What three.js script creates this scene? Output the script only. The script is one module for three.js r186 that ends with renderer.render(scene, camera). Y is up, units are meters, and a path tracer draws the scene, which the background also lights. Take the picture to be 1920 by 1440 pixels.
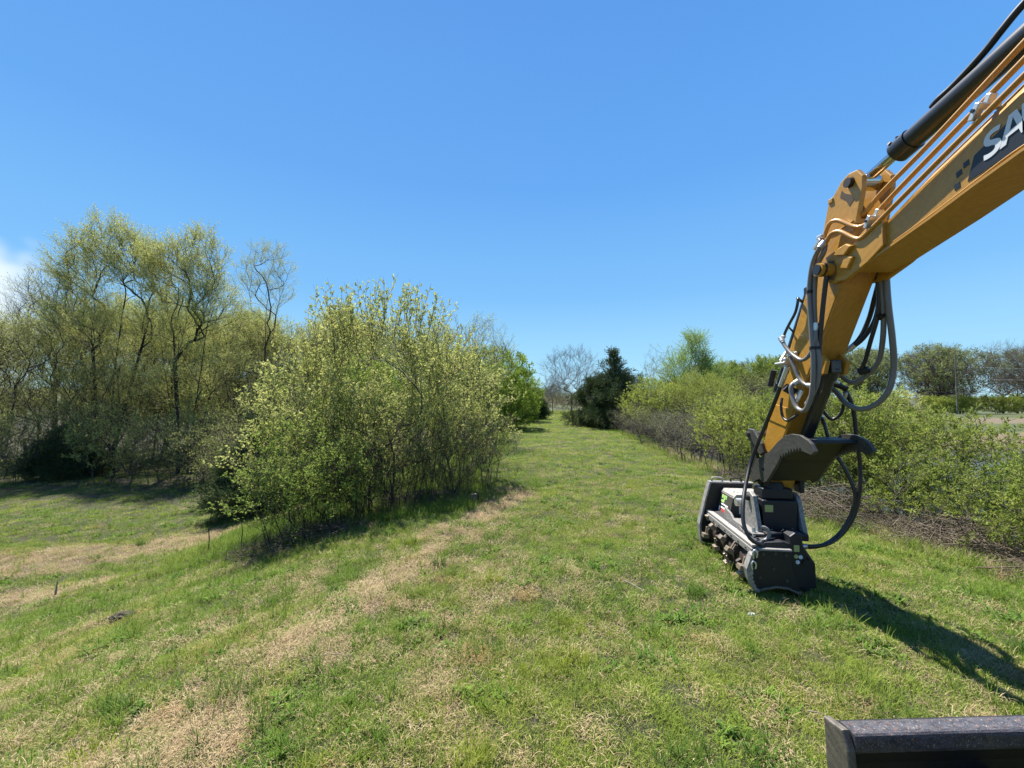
import * as THREE from 'three';
import { createNoise2D } from 'simplex-noise';
import { mergeGeometries } from 'three/addons/utils/BufferGeometryUtils.js';
import { RoundedBoxGeometry } from 'three/addons/geometries/RoundedBoxGeometry.js';
import { FontLoader } from 'three/addons/loaders/FontLoader.js';
import { TextGeometry } from 'three/addons/geometries/TextGeometry.js';

// ---------------------------------------------------------------- camera, sky, sun, exposure
const scene = new THREE.Scene();
const camera = new THREE.PerspectiveCamera(86.93, 4 / 3, 0.05, 2500);
camera.position.set(0, 2.1, 0);
camera.rotation.x = Math.atan(30 / 760);

const renderer = new THREE.WebGLRenderer({ antialias: true });
renderer.toneMapping = THREE.LinearToneMapping;
renderer.toneMappingExposure = 2.85;
renderer.shadowMap.enabled = true;
renderer.shadowMap.type = THREE.PCFSoftShadowMap;

const SUN_EL = 64 * Math.PI / 180, SUN_AZ = 27 * Math.PI / 180;      // azimuth counted to the left of straight ahead
const sunDir = new THREE.Vector3(-Math.sin(SUN_AZ) * Math.cos(SUN_EL), Math.sin(SUN_EL), -Math.cos(SUN_AZ) * Math.cos(SUN_EL));
const sun = new THREE.DirectionalLight(new THREE.Color(1, 0.95, 0.86), 5);
sun.position.copy(sunDir).multiplyScalar(120);
sun.castShadow = true;
sun.shadow.mapSize.set(4096, 4096);
Object.assign(sun.shadow.camera, { left: -60, right: 60, top: 60, bottom: -60, near: 1, far: 400 });
scene.add(sun, sun.target);

function rngOf(seed) {                                               // mulberry32
  let a = seed >>> 0;
  return () => { a = (a + 0x6D2B79F5) | 0; let t = Math.imul(a ^ (a >>> 15), 1 | a); t = (t + Math.imul(t ^ (t >>> 7), 61 | t)) ^ t; return ((t ^ (t >>> 14)) >>> 0) / 4294967296; };
}
const noiseA = createNoise2D(rngOf(11)), noiseB = createNoise2D(rngOf(23)), noiseC = createNoise2D(rngOf(37));
const clamp = (x, a = 0, b = 1) => Math.min(b, Math.max(a, x)), lerp = (a, b, t) => a + (b - a) * t;
const smooth = (a, b, x) => { const t = clamp((x - a) / (b - a)); return t * t * (3 - 2 * t); };
const pieces = (pts, x) => { if (x <= pts[0][0]) return pts[0][1]; for (let i = 1; i < pts.length; i++) if (x <= pts[i][0]) return lerp(pts[i - 1][1], pts[i][1], (x - pts[i - 1][0]) / (pts[i][0] - pts[i - 1][0])); return pts[pts.length - 1][1]; };

{ // clear spring sky: blue deepening with height, one small white cloud bank low in the north-west and a few thin wisps elsewhere
  const W = 1024, H = 512, data = new Float32Array(W * H * 4);
  const stops = [[-90, [0.2, 0.22, 0.18]], [-4, [0.34, 0.46, 0.54]], [0, [0.46, 0.71, 0.87]], [5, [0.31, 0.59, 0.86]], [14, [0.175, 0.43, 0.82]], [28, [0.105, 0.315, 0.75]], [48, [0.068, 0.24, 0.665]], [90, [0.05, 0.175, 0.53]]];
  for (let j = 0; j < H; j++) {
    const el = ((j + 0.5) / H - 0.5) * 180;
    let k = 1; while (k < stops.length - 1 && el > stops[k][0]) k++;
    const t = clamp((el - stops[k - 1][0]) / (stops[k][0] - stops[k - 1][0]));
    const base = [0, 1, 2].map((c) => lerp(stops[k - 1][1][c], stops[k][1][c], t));
    for (let i = 0; i < W; i++) {
      const az = ((i + 0.5) / W - 0.5) * 360 + 90;                  // 0 is straight ahead (-z), positive to the right
      const A = ((az + 540) % 360) - 180;
      let cloud = 0;
      const bank = (a0, w, e0, h) => { const d = ((A - a0 + 540) % 360) - 180; const top = e0 + h * (0.45 + 0.55 * noiseA(d * 0.22 + a0, 3.1)) * Math.exp(-d * d / (w * w)); return smooth(1.6, -2.2, el - top + 1.1 * noiseB(d * 0.5, el * 0.7)) * smooth(w * 1.35, w * 0.75, Math.abs(d)); };
      cloud = Math.max(bank(-60, 9, 12.6, 3.0), bank(120, 16, 9, 4), bank(-150, 14, 8, 4));
      if (el < 4) cloud *= smooth(-2, 4, el);
      const e = el * Math.PI / 180, A2 = A * Math.PI / 180, cs = Math.cos(e) * Math.sin(A2) * sunDir.x + Math.sin(e) * sunDir.y - Math.cos(e) * Math.cos(A2) * sunDir.z, ang = Math.acos(clamp(cs, -1, 1)), glow = el > 0 ? Math.exp(-ang * ang / 0.42) : 0;   // air is brighter towards the sun
      const o = (j * W + i) * 4;
      for (let c = 0; c < 3; c++) data[o + c] = 0.45 * [1, 1, 0.94][c] * lerp(base[c], [0.80, 0.86, 0.92][c], cloud * 0.92) + glow * [0.013, 0.013, 0.010][c];
      data[o + 3] = 1;
    }
  }
  const sky = new THREE.DataTexture(data, W, H, THREE.RGBAFormat, THREE.FloatType);
  sky.mapping = THREE.EquirectangularReflectionMapping; sky.magFilter = sky.minFilter = THREE.LinearFilter; sky.needsUpdate = true;
  scene.background = sky; scene.environment = sky;
}

// ---------------------------------------------------------------- helpers
const taken = {};
const numbered = (n) => { const k = taken[n] = (taken[n] ?? -1) + 1; return k ? n + '_' + String(k).padStart(3, '0') : n; };
function shade(o) { o.traverse((m) => { if (m.isMesh) { m.castShadow = true; m.receiveShadow = true; } }); return o; }
function tag(o, label, category, group, kind) { if (label) o.userData.label = label; if (category) o.userData.category = category; if (group) o.userData.group = group; if (kind) o.userData.kind = kind; return o; }
function thing(name, label, category, pos, group) { const g = new THREE.Group(); g.name = numbered(name); g.position.set(...pos); scene.add(g); return tag(g, label, category, group); }
const lin = (r, g, b) => new THREE.Color().setRGB(r, g, b);
const V = (x, y, z) => new THREE.Vector3(x, y, z);

// ---------------------------------------------------------------- terrain: a low dam with a mown crest, woods below on one side, a pond on the other
const crestX = (z) => pieces([[-110, 11.2], [-72, 7.6], [-40, 4.6], [-20, 3.0], [-11, 2.4], [40, 2.2]], z);
const POND_Y = -1.55;
function pondDist(x, z) { const cx = 32.3, cz = -12, hx = 14.5, hz = 12, r = 6; const qx = Math.abs(x - cx) - hx + 0, qz = Math.abs(z - cz) - hz; return Math.hypot(Math.max(qx, 0), Math.max(qz, 0)) + Math.min(Math.max(qx, qz), 0) - r + 0.7 * noiseA(x * 0.12, z * 0.12); }
function height(x, z) {
  const u = x - crestX(z);
  let h = 0;
  h -= 1.65 * smooth(2.7, 12.5, -u);                                                    // down to the woods
  if (u > 2.6) h -= 0.85 * smooth(2.6, 8.0, u);                                        // down to the pond side
  const pd = pondDist(x, z);
  if (u > 2) h = Math.min(h, lerp(h, -2.2, smooth(4.2, -2.6, pd)));
  h += smooth(-25, -45, z) * smooth(20, 40, u) * 0.25;
  const far = Math.max(0, -z - 78);
  h -= 0.9 * smooth(0, 26, far);                                                       // the crest of the way ends here
  h += smooth(110, 420, -z) * (8 + 4 * noiseA(x * 0.004, 2.2)) * smooth(120, 40, x) + smooth(260, 560, Math.abs(x)) * 7;
  h += 0.05 * noiseB(x * 0.35, z * 0.35) * smooth(0, 2, Math.abs(u - 0) + 0.6) + 0.018 * noiseC(x * 1.3, z * 1.3) + 0.008 * noiseA(x * 4, z * 4);
  return h;
}
// dead thatch: wheel-track strips along the shoulder of the dam, patches on the slope, specks on the crest
const strips = [[[[-2.9, -1.2], [-2.25, -2.66], [-1.9, -3.75], [-1.5, -4.87], [-1.05, -6.3], [-0.3, -8.1], [0.1, -9.4]], 0.3, 1.15], [[[-0.9, -1.6], [-0.6, -3.2], [-0.3, -4.6], [0.0, -6.2]], 0.16, 0.42],
  [[[-4.0, -2.6], [-3.3, -4.2], [-2.6, -5.6]], 0.16, 0.5], [[[-6.4, -4.4], [-5.3, -6.1], [-4.5, -7.2]], 0.18, 0.5], [[[-13, -9], [-10.5, -9.6], [-8, -10.6], [-6.6, -12]], 0.85, 0.95], [[[-13, -7.2], [-10, -7.4], [-8.4, -7.8]], 0.5, 0.9]];
function segDist(px, pz, a, b) { const dx = b[0] - a[0], dz = b[1] - a[1], t = clamp(((px - a[0]) * dx + (pz - a[1]) * dz) / (dx * dx + dz * dz)); return Math.hypot(px - a[0] - t * dx, pz - a[1] - t * dz); }
function straw(x, z) {
  let s = 0;
  const wob = 0.3 * noiseA(x * 0.9, z * 0.9) + 0.2 * noiseB(x * 2.6, z * 2.6) + 0.1 * noiseC(x * 7, z * 7);
  for (const [pl, w, amt] of strips) { let d = 99; for (let i = 1; i < pl.length; i++) d = Math.min(d, segDist(x, z, pl[i - 1], pl[i])); s = Math.max(s, amt * smooth(w + 0.22, w - 0.18, d + wob)); }
  const n = noiseB(x * 0.55 + 7, z * 0.55) * 0.6 + noiseC(x * 1.7, z * 1.7) * 0.45 + 0.2 * noiseA(x * 5, z * 5);
  s = Math.max(s, 0.7 * smooth(0.34, 0.95, n));
  if (z > -5.5) s = Math.max(s, 0.6 * smooth(0.2, 0.85, noiseA(x * 1.5 + 3, z * 1.5 + 9) * 0.7 + noiseC(x * 4.2, z * 4.2) * 0.4));
  const lawn = smooth(-9, -16, z) * (Math.abs(x - crestX(z)) < 4.5 ? 1 : 0);
  return clamp(s * (1 - 0.6 * lawn));
}
const woodFloor = (x, z) => smooth(0.6, -1.2, (x + 9.5) * 0.0 + Math.max(z + 15.2 + 0.9 * noiseA(x * 0.3, 1) + smooth(-12, -22, x) * 1.5, 0)) * smooth(-6, -9, x);
{ // ground sheet
  const N = 280, pos = [], col = [], uv = [], idx = [];
  const at = (t) => 19 * t + 600 * Math.sign(t) * Math.pow(Math.abs(t), 4.2);
  const c = new THREE.Color(), green = [0.06, 0.072, 0.026], tan = [0.26, 0.195, 0.125], litter = [0.10, 0.082, 0.056];
  for (let j = 0; j <= N; j++) for (let i = 0; i <= N; i++) {
    const x = at(i / N * 2 - 1) + 1, z = at(j / N * 2 - 1) - 9;
    pos.push(x, height(x, z), z); uv.push(x / 1.7, z / 1.7);
    const s = straw(x, z), w = woodFloor(x, z), u = x - crestX(z), pd = pondDist(x, z);
    let rgb = green.map((g, k) => lerp(g, tan[k], s * 0.85 + 0.1));
    rgb = rgb.map((g, k) => lerp(g, litter[k], w));
    const mix = (target, f) => { rgb = rgb.map((g, k) => lerp(g, target[k], f)); };
    if (u > 4.2) mix([0.15, 0.125, 0.085], smooth(4.2, 5.6, u) * 0.8 * smooth(-14, -12, -Math.abs(z)) );
    if (z < -26 && u > 12) { // far side of the pond: bare bank, green strip, stubble field, grass margin
      mix([0.12, 0.155, 0.05], 1);
      const w2 = 1.2 * noiseA(x * 0.05, 0);
      mix([0.25, 0.20, 0.135], smooth(-45.5, -47, z + w2) * smooth(-63, -60, z + w2));
      mix([0.11, 0.135, 0.045], smooth(-62, -65, z));
    }
    if (u > 5 && pd > -1 && pd < 5.6) mix([0.32, 0.235, 0.16], smooth(5.6, 4.2, pd) * smooth(8, 11, u));
    if (z < -76) mix([0.11, 0.125, 0.05], smooth(-76, -90, z));
    if (x > 20 && z < -60) mix([0.11, 0.14, 0.045], smooth(-60, -66, z));
    if (z < -130) { const f = noiseA(x * 0.01, z * 0.008); mix(f > 0 || x > 40 ? [0.12, 0.14, 0.05] : [0.19, 0.155, 0.09], smooth(-130, -160, z)); }
    col.push(...rgb);
  }
  for (let j = 0; j < N; j++) for (let i = 0; i < N; i++) { const a = j * (N + 1) + i, b = a + 1, d = a + N + 1, e = d + 1; idx.push(a, d, b, b, d, e); }
  const g = new THREE.BufferGeometry();
  g.setAttribute('position', new THREE.Float32BufferAttribute(pos, 3)); g.setAttribute('color', new THREE.Float32BufferAttribute(col, 3)); g.setAttribute('uv', new THREE.Float32BufferAttribute(uv, 2)); g.setIndex(idx); g.computeVertexNormals();
  // thatch: short crossed fibres and crumbs of soil
  const S = 1024, px = new Float32Array(S * S).fill(0.52), R = rngOf(5);
  for (let k = 0; k < S * S; k++) px[k] = 0.50 + 0.28 * (R() - 0.5);
  for (let k = 0; k < 26000; k++) { let x = R() * S, y = R() * S; const a = R() * 6.283, len = 8 + R() * 34, v = 0.25 + 0.85 * R(), bend = (R() - 0.5) * 0.06; let t = a; for (let q = 0; q < len; q++) { x += Math.cos(t); y += Math.sin(t); t += bend; const o = ((y | 0) & (S - 1)) * S + ((x | 0) & (S - 1)); px[o] = lerp(px[o], v, 0.75); } }
  const map = new Uint8Array(S * S * 4);
  for (let k = 0; k < S * S; k++) { const v = clamp(px[k] * 1.5, 0, 1.2); map[k * 4] = Math.min(255, 205 * v); map[k * 4 + 1] = Math.min(255, 203 * v); map[k * 4 + 2] = Math.min(255, 196 * v); map[k * 4 + 3] = 255; }
  const tex = (srgb) => { const t = new THREE.DataTexture(map, S, S); t.wrapS = t.wrapT = THREE.RepeatWrapping; t.magFilter = THREE.LinearFilter; t.minFilter = THREE.LinearMipmapLinearFilter; t.generateMipmaps = true; if (srgb) t.colorSpace = THREE.SRGBColorSpace; t.needsUpdate = true; return t; };
  const m = new THREE.MeshStandardMaterial({ vertexColors: true, map: tex(true), bumpMap: tex(false), bumpScale: 0.02, roughness: 1 });
  const ground = new THREE.Mesh(g, m); ground.name = 'ground'; ground.receiveShadow = true; ground.castShadow = true; scene.add(tag(ground, 'grassy ground of the dam and fields around it', null, null, 'structure'));
}
{ // pond
  const sh = new THREE.PlaneGeometry(46, 42, 1, 1); sh.rotateX(-Math.PI / 2);
  const S = 256, d = new Uint8Array(S * S * 4);
  for (let j = 0; j < S; j++) for (let i = 0; i < S; i++) { const a = i / S * 6.2832, b = j / S * 6.2832; const v = 128 + 40 * Math.sin(a * 9 + 2 * Math.sin(b * 5)) + 40 * Math.sin(b * 14 + 1.5 * Math.sin(a * 6)) + 25 * Math.sin(a * 21 + b * 17); d.set([v, v, v, 255], (j * S + i) * 4); }
  const t = new THREE.DataTexture(d, S, S); t.wrapS = t.wrapT = THREE.RepeatWrapping; t.repeat.set(20, 18); t.magFilter = THREE.LinearFilter; t.needsUpdate = true;
  const w = new THREE.Mesh(sh, new THREE.MeshPhysicalMaterial({ color: lin(0.035, 0.045, 0.03), roughness: 0.06, ior: 1.33, bumpMap: t, bumpScale: 0.006 }));
  w.position.set(32.3, POND_Y, -12); w.name = 'pond_water'; w.receiveShadow = true; scene.add(tag(w, 'still pond water seen through the bushes', null, null, 'structure'));
}

// ---------------------------------------------------------------- plants
class Tubes {
  constructor() { this.p = []; this.n = []; this.u = []; this.i = []; }
  add(pts, rad, sides) {
    if (pts.length < 2) return;
    let nx = null; const t = V(), b = V(), nn = V(), q = V();
    const first = this.p.length / 3; let along = 0;
    for (let k = 0; k < pts.length; k++) {
      t.subVectors(pts[Math.min(k + 1, pts.length - 1)], pts[Math.max(k - 1, 0)]).normalize();
      if (!nx) { nx = Math.abs(t.y) < 0.9 ? V(0, 1, 0) : V(1, 0, 0); }
      nx.addScaledVector(t, -nx.dot(t)).normalize(); b.crossVectors(t, nx);
      if (k) along += pts[k].distanceTo(pts[k - 1]);
      for (let s = 0; s < sides; s++) {
        const a = s / sides * 6.28318; nn.copy(nx).multiplyScalar(Math.cos(a)).addScaledVector(b, Math.sin(a)); q.copy(pts[k]).addScaledVector(nn, rad[k]);
        this.p.push(q.x, q.y, q.z); this.n.push(nn.x, nn.y, nn.z); this.u.push(s / sides * 2, along * 2);
      }
    }
    for (let k = 0; k < pts.length - 1; k++) for (let s = 0; s < sides; s++) { const a = first + k * sides + s, c = first + k * sides + (s + 1) % sides, d = a + sides, e = c + sides; this.i.push(a, c, d, c, e, d); }
  }
  build() { const g = new THREE.BufferGeometry(); g.setAttribute('position', new THREE.Float32BufferAttribute(this.p, 3)); g.setAttribute('normal', new THREE.Float32BufferAttribute(this.n, 3)); g.setAttribute('uv', new THREE.Float32BufferAttribute(this.u, 2)); g.setIndex(this.i); return g; }
}
const barkTex = (() => { const S = 256, d = new Uint8Array(S * S * 4), R = rngOf(77); for (let j = 0; j < S; j++) for (let i = 0; i < S; i++) { const v = 150 + 60 * noiseA(i / S * 14, j / S * 3) + 30 * noiseB(i / S * 30, j / S * 9) + 20 * (R() - 0.5); d.set([v, v, v, 255], (j * S + i) * 4); } const t = new THREE.DataTexture(d, S, S); t.wrapS = t.wrapT = THREE.RepeatWrapping; t.magFilter = THREE.LinearFilter; t.colorSpace = THREE.SRGBColorSpace; t.needsUpdate = true; return t; })();
const wood = (r, g, b) => new THREE.MeshStandardMaterial({ color: lin(r, g, b), map: barkTex, roughness: 0.95 });
const leafMat = (r, g, b, tr = 0.42) => new THREE.MeshPhysicalMaterial({ color: lin(r, g, b), roughness: 0.85, transmission: tr, thickness: 0, side: THREE.DoubleSide, specularIntensity: 0.15 });
const BARK = { brown: wood(0.21, 0.17, 0.13), grey: wood(0.27, 0.235, 0.20), dark: wood(0.095, 0.075, 0.06), pale: wood(0.40, 0.35, 0.29), red: wood(0.22, 0.15, 0.115) };
const LEAF = { white: leafMat(1, 1, 1, 0.55), cedar: leafMat(1, 1, 1, 0.06) };

function sprayGeo(seed, o) {   // a branchlet along +y: woody twig and the leaves it carries
  const R = rngOf(seed), tw = new Tubes(), lp = [];
  const twigs = [];
  const main = []; const bend = V((R() - 0.5) * 0.3, 0, (R() - 0.5) * 0.3);
  for (let k = 0; k <= 4; k++) { const t = k / 4; main.push(V(bend.x * t * t * o.len, t * o.len - (o.droop || 0) * t * t * o.len * 0.5, bend.z * t * t * o.len + (o.droop || 0) * t * t * o.len * 0.6)); }
  twigs.push(main);
  for (let k = 0; k < o.side; k++) {
    const t = 0.12 + 0.8 * (k + R() * 0.7) / o.side, f = t * 4, i = Math.min(3, f | 0), b = main[i].clone().lerp(main[i + 1], f - i), a = k * 2.4 + R(), L = o.len * (o.sideLen || 0.55) * (1 - 0.5 * t) * (0.7 + 0.6 * R());
    const d = V(Math.cos(a) * Math.sin(o.angle), Math.cos(o.angle), Math.sin(a) * Math.sin(o.angle)), p = [b];
    for (let q = 1; q <= 3; q++) { const e = p[q - 1].clone().addScaledVector(d, L / 3); d.y += o.up || 0.12; d.x += (R() - 0.5) * 0.25; d.z += (R() - 0.5) * 0.25 + (o.droop || 0) * 0.3; d.y -= (o.droop || 0) * 0.35; d.normalize(); p.push(e); }
    twigs.push(p);
  }
  twigs.forEach((p, k) => tw.add(p, p.map((_, q) => (k ? 0.6 : 1) * o.twig * (1 - 0.7 * q / (p.length - 1))), 3));
  const per = Math.ceil(o.leaves / twigs.length), e = V(), side = V(), ax = V(), up = V();
  for (const p of twigs) for (let k = 0; k < per; k++) {
    const t = o.leafFrom + (1 - o.leafFrom) * Math.pow(R(), 0.8), f = t * (p.length - 1), i = Math.min(p.length - 2, f | 0), b = p[i].clone().lerp(p[i + 1], f - i); e.subVectors(p[i + 1], p[i]).normalize();
    const a = R() * 6.283, tilt = o.leafTilt * (0.6 + 0.8 * R()); side.set(Math.cos(a), 0, Math.sin(a)).addScaledVector(e, -0.2).normalize();
    ax.copy(e).multiplyScalar(Math.cos(tilt)).addScaledVector(side, Math.sin(tilt)); ax.y -= (o.droop || 0) * 0.5; ax.normalize();
    up.set(R() - 0.5, R() - 0.5, R() - 0.5).normalize(); const w = V().crossVectors(ax, up).normalize(), n = V().crossVectors(w, ax);
    const L = o.leafL * (0.6 + 0.7 * R()), Wd = o.leafW * (0.7 + 0.6 * R()) * 0.5;
    const m1 = b.clone().addScaledVector(ax, L * 0.45).addScaledVector(w, Wd).addScaledVector(n, Wd * 0.35), m2 = b.clone().addScaledVector(ax, L * 0.45).addScaledVector(w, -Wd).addScaledVector(n, Wd * 0.35), tip = b.clone().addScaledVector(ax, L);
    for (const v of [b, m1, tip, b, tip, m2]) lp.push(v.x, v.y, v.z);
  }
  const leaf = new THREE.BufferGeometry(); leaf.setAttribute('position', new THREE.Float32BufferAttribute(lp, 3)); leaf.computeVertexNormals();
  return { twig: tw.build(), leaf: lp.length ? leaf : null };
}
const variants = (n, seed, o) => Array.from({ length: n }, (_, k) => sprayGeo(seed + k * 13, o));
const SPRAY = {
  willow: variants(3, 100, { len: 0.75, side: 7, sideLen: 0.7, angle: 0.6, droop: 0.18, twig: 0.0045, leaves: 96, leafFrom: 0.1, leafTilt: 0.6, leafL: 0.075, leafW: 0.018 }),
  alder: variants(5, 200, { len: 0.5, side: 5, sideLen: 0.55, angle: 0.5, twig: 0.004, leaves: 28, leafFrom: 0.12, leafTilt: 0.75, leafL: 0.062, leafW: 0.037 }),
  round: variants(3, 300, { len: 0.5, side: 6, sideLen: 0.6, angle: 0.8, twig: 0.004, leaves: 90, leafFrom: 0.1, leafTilt: 0.9, leafL: 0.06, leafW: 0.04 }),
  shoot: variants(4, 250, { len: 0.95, side: 7, sideLen: 0.16, angle: 0.7, twig: 0.0055, leaves: 50, leafFrom: 0.12, leafTilt: 0.55, leafL: 0.06, leafW: 0.032 }),
  sparse: variants(3, 400, { len: 0.6, side: 6, sideLen: 0.6, angle: 0.6, twig: 0.0045, leaves: 22, leafFrom: 0.3, leafTilt: 0.7, leafL: 0.04, leafW: 0.024 }),
  bare: variants(3, 500, { len: 0.7, side: 9, sideLen: 0.65, angle: 0.6, twig: 0.005, leaves: 0, leafFrom: 0, leafTilt: 0, leafL: 0, leafW: 0 }),
  cedar: variants(3, 600, { len: 0.5, side: 9, sideLen: 0.6, angle: 0.75, up: 0.05, twig: 0.005, leaves: 220, leafFrom: 0.0, leafTilt: 0.55, leafL: 0.07, leafW: 0.014 }),
  blade: variants(3, 700, { len: 0.5, side: 3, sideLen: 0.5, angle: 0.5, twig: 0.004, leaves: 26, leafFrom: 0.1, leafTilt: 0.7, leafL: 0.085, leafW: 0.024 }),
};

function growSkeleton(R, o) {
  const X = [], Y = [], Z = [], P = [], D = [];
  const push = (v, par, d) => { X.push(v.x); Y.push(v.y); Z.push(v.z); P.push(par); D.push(d.clone().normalize()); return X.length - 1; };
  for (const [rx, rz, lx, lz, clear] of o.roots) {
    const d = V(lx, 1, lz).normalize(); let p = V(rx, -0.15, rz), n = push(p, -1, d); const steps = Math.max(2, Math.ceil(clear / o.step));
    for (let k = 0; k < steps; k++) { d.x += (R() - 0.5) * o.wander; d.z += (R() - 0.5) * o.wander; d.normalize(); p = p.clone().addScaledVector(d, (clear + 0.15) / steps); n = push(p, n, d); }
  }
  const targets = [];
  for (const [cx, cy, cz, rx, ry, rz, n] of o.crown) for (let k = 0; k < n; k++) { const v = V(R() * 2 - 1, R() * 2 - 1, R() * 2 - 1); if (v.length() > 1 || (R() > 0.35 + v.length() * 0.8)) { k--; continue; } targets.push(V(cx + v.x * rx, cy + v.y * ry, cz + v.z * rz)); }
  const base = V(o.roots.reduce((s, r) => s + r[0], 0) / o.roots.length, 0, o.roots.reduce((s, r) => s + r[1], 0) / o.roots.length);
  targets.sort((a, b) => a.distanceToSquared(base) - b.distanceToSquared(base));
  const ends = [], q = V();
  for (const t of targets) {
    let best = -1, bc = 1e9;
    for (let k = 0; k < X.length; k++) {
      if (Y[k] < o.clearMin) continue;
      const dx = t.x - X[k], dy = t.y - Y[k], dz = t.z - Z[k], d = Math.sqrt(dx * dx + dy * dy + dz * dz) + 1e-6; if (d > bc) continue;
      const cs = (dx * D[k].x + dy * D[k].y + dz * D[k].z) / d, c = d * (1 + o.stiff * (1 - cs)) * (1 + Math.max(0, -dy / d) * o.rise);
      if (c < bc) { bc = c; best = k; }
    }
    if (best < 0) best = 0;
    const a = V(X[best], Y[best], Z[best]), d = a.distanceTo(t), ctl = a.clone().addScaledVector(D[best], d * (o.curl ?? 0.4)), steps = Math.max(1, Math.ceil(d / o.step));
    ctl.y += d * 0.06 * o.rise;
    let par = best, prev = a;
    for (let k = 1; k <= steps; k++) {
      const s = k / steps, p = a.clone().multiplyScalar((1 - s) * (1 - s)).addScaledVector(ctl, 2 * s * (1 - s)).addScaledVector(t, s * s);
      if (k < steps) { p.x += (R() - 0.5) * o.step * 0.22; p.y += (R() - 0.5) * o.step * 0.22; p.z += (R() - 0.5) * o.step * 0.22; }
      q.subVectors(p, prev); par = push(p, par, q.lengthSq() > 1e-8 ? q : D[best]); prev = p;
    }
    ends.push(par);
  }
  const N = X.length, acc = new Float64Array(N), rad = new Float64Array(N), E = 2.25, big = new Int32Array(N).fill(-1), kids = Array.from({ length: N }, () => []);
  for (let k = N - 1; k >= 0; k--) { rad[k] = acc[k] > 0 ? Math.pow(acc[k], 1 / E) : o.tip; rad[k] = Math.min(rad[k], o.maxR || 9); if (P[k] >= 0) { acc[P[k]] += Math.pow(rad[k], E); kids[P[k]].push(k); } }
  for (let k = 0; k < N; k++) for (const c of kids[k]) if (big[k] < 0 || rad[c] > rad[big[k]]) big[k] = c;
  const chains = [];
  const trace = (from, start) => { const pts = [], rr = []; if (from >= 0) { pts.push(V(X[from], Y[from], Z[from])); rr.push(rad[start]); } let k = start; while (k >= 0) { pts.push(V(X[k], Y[k], Z[k])); rr.push(rad[k]); k = big[k]; } rr[rr.length - 1] *= 0.6; chains.push({ pts, rr, r: rr[0] }); };
  for (let k = 0; k < N; k++) { if (P[k] < 0) trace(-1, k); for (const c of kids[k]) if (c !== big[k]) trace(k, c); }
  const places = ends.map((e) => ({ p: V(X[e], Y[e], Z[e]), d: D[e] }));
  for (let k = 0; k < N; k++) if (rad[k] < o.tip * (o.thin || 2.2) && Y[k] > o.clearMin && R() < (o.extra || 0)) places.push({ p: V(X[k], Y[k], Z[k]), d: V(D[k].x + (R() - 0.5) * 1.6, D[k].y + (R() - 0.3) * 1.0, D[k].z + (R() - 0.5) * 1.6).normalize() });
  return { chains, places };
}
const UP = V(0, 1, 0);
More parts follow.
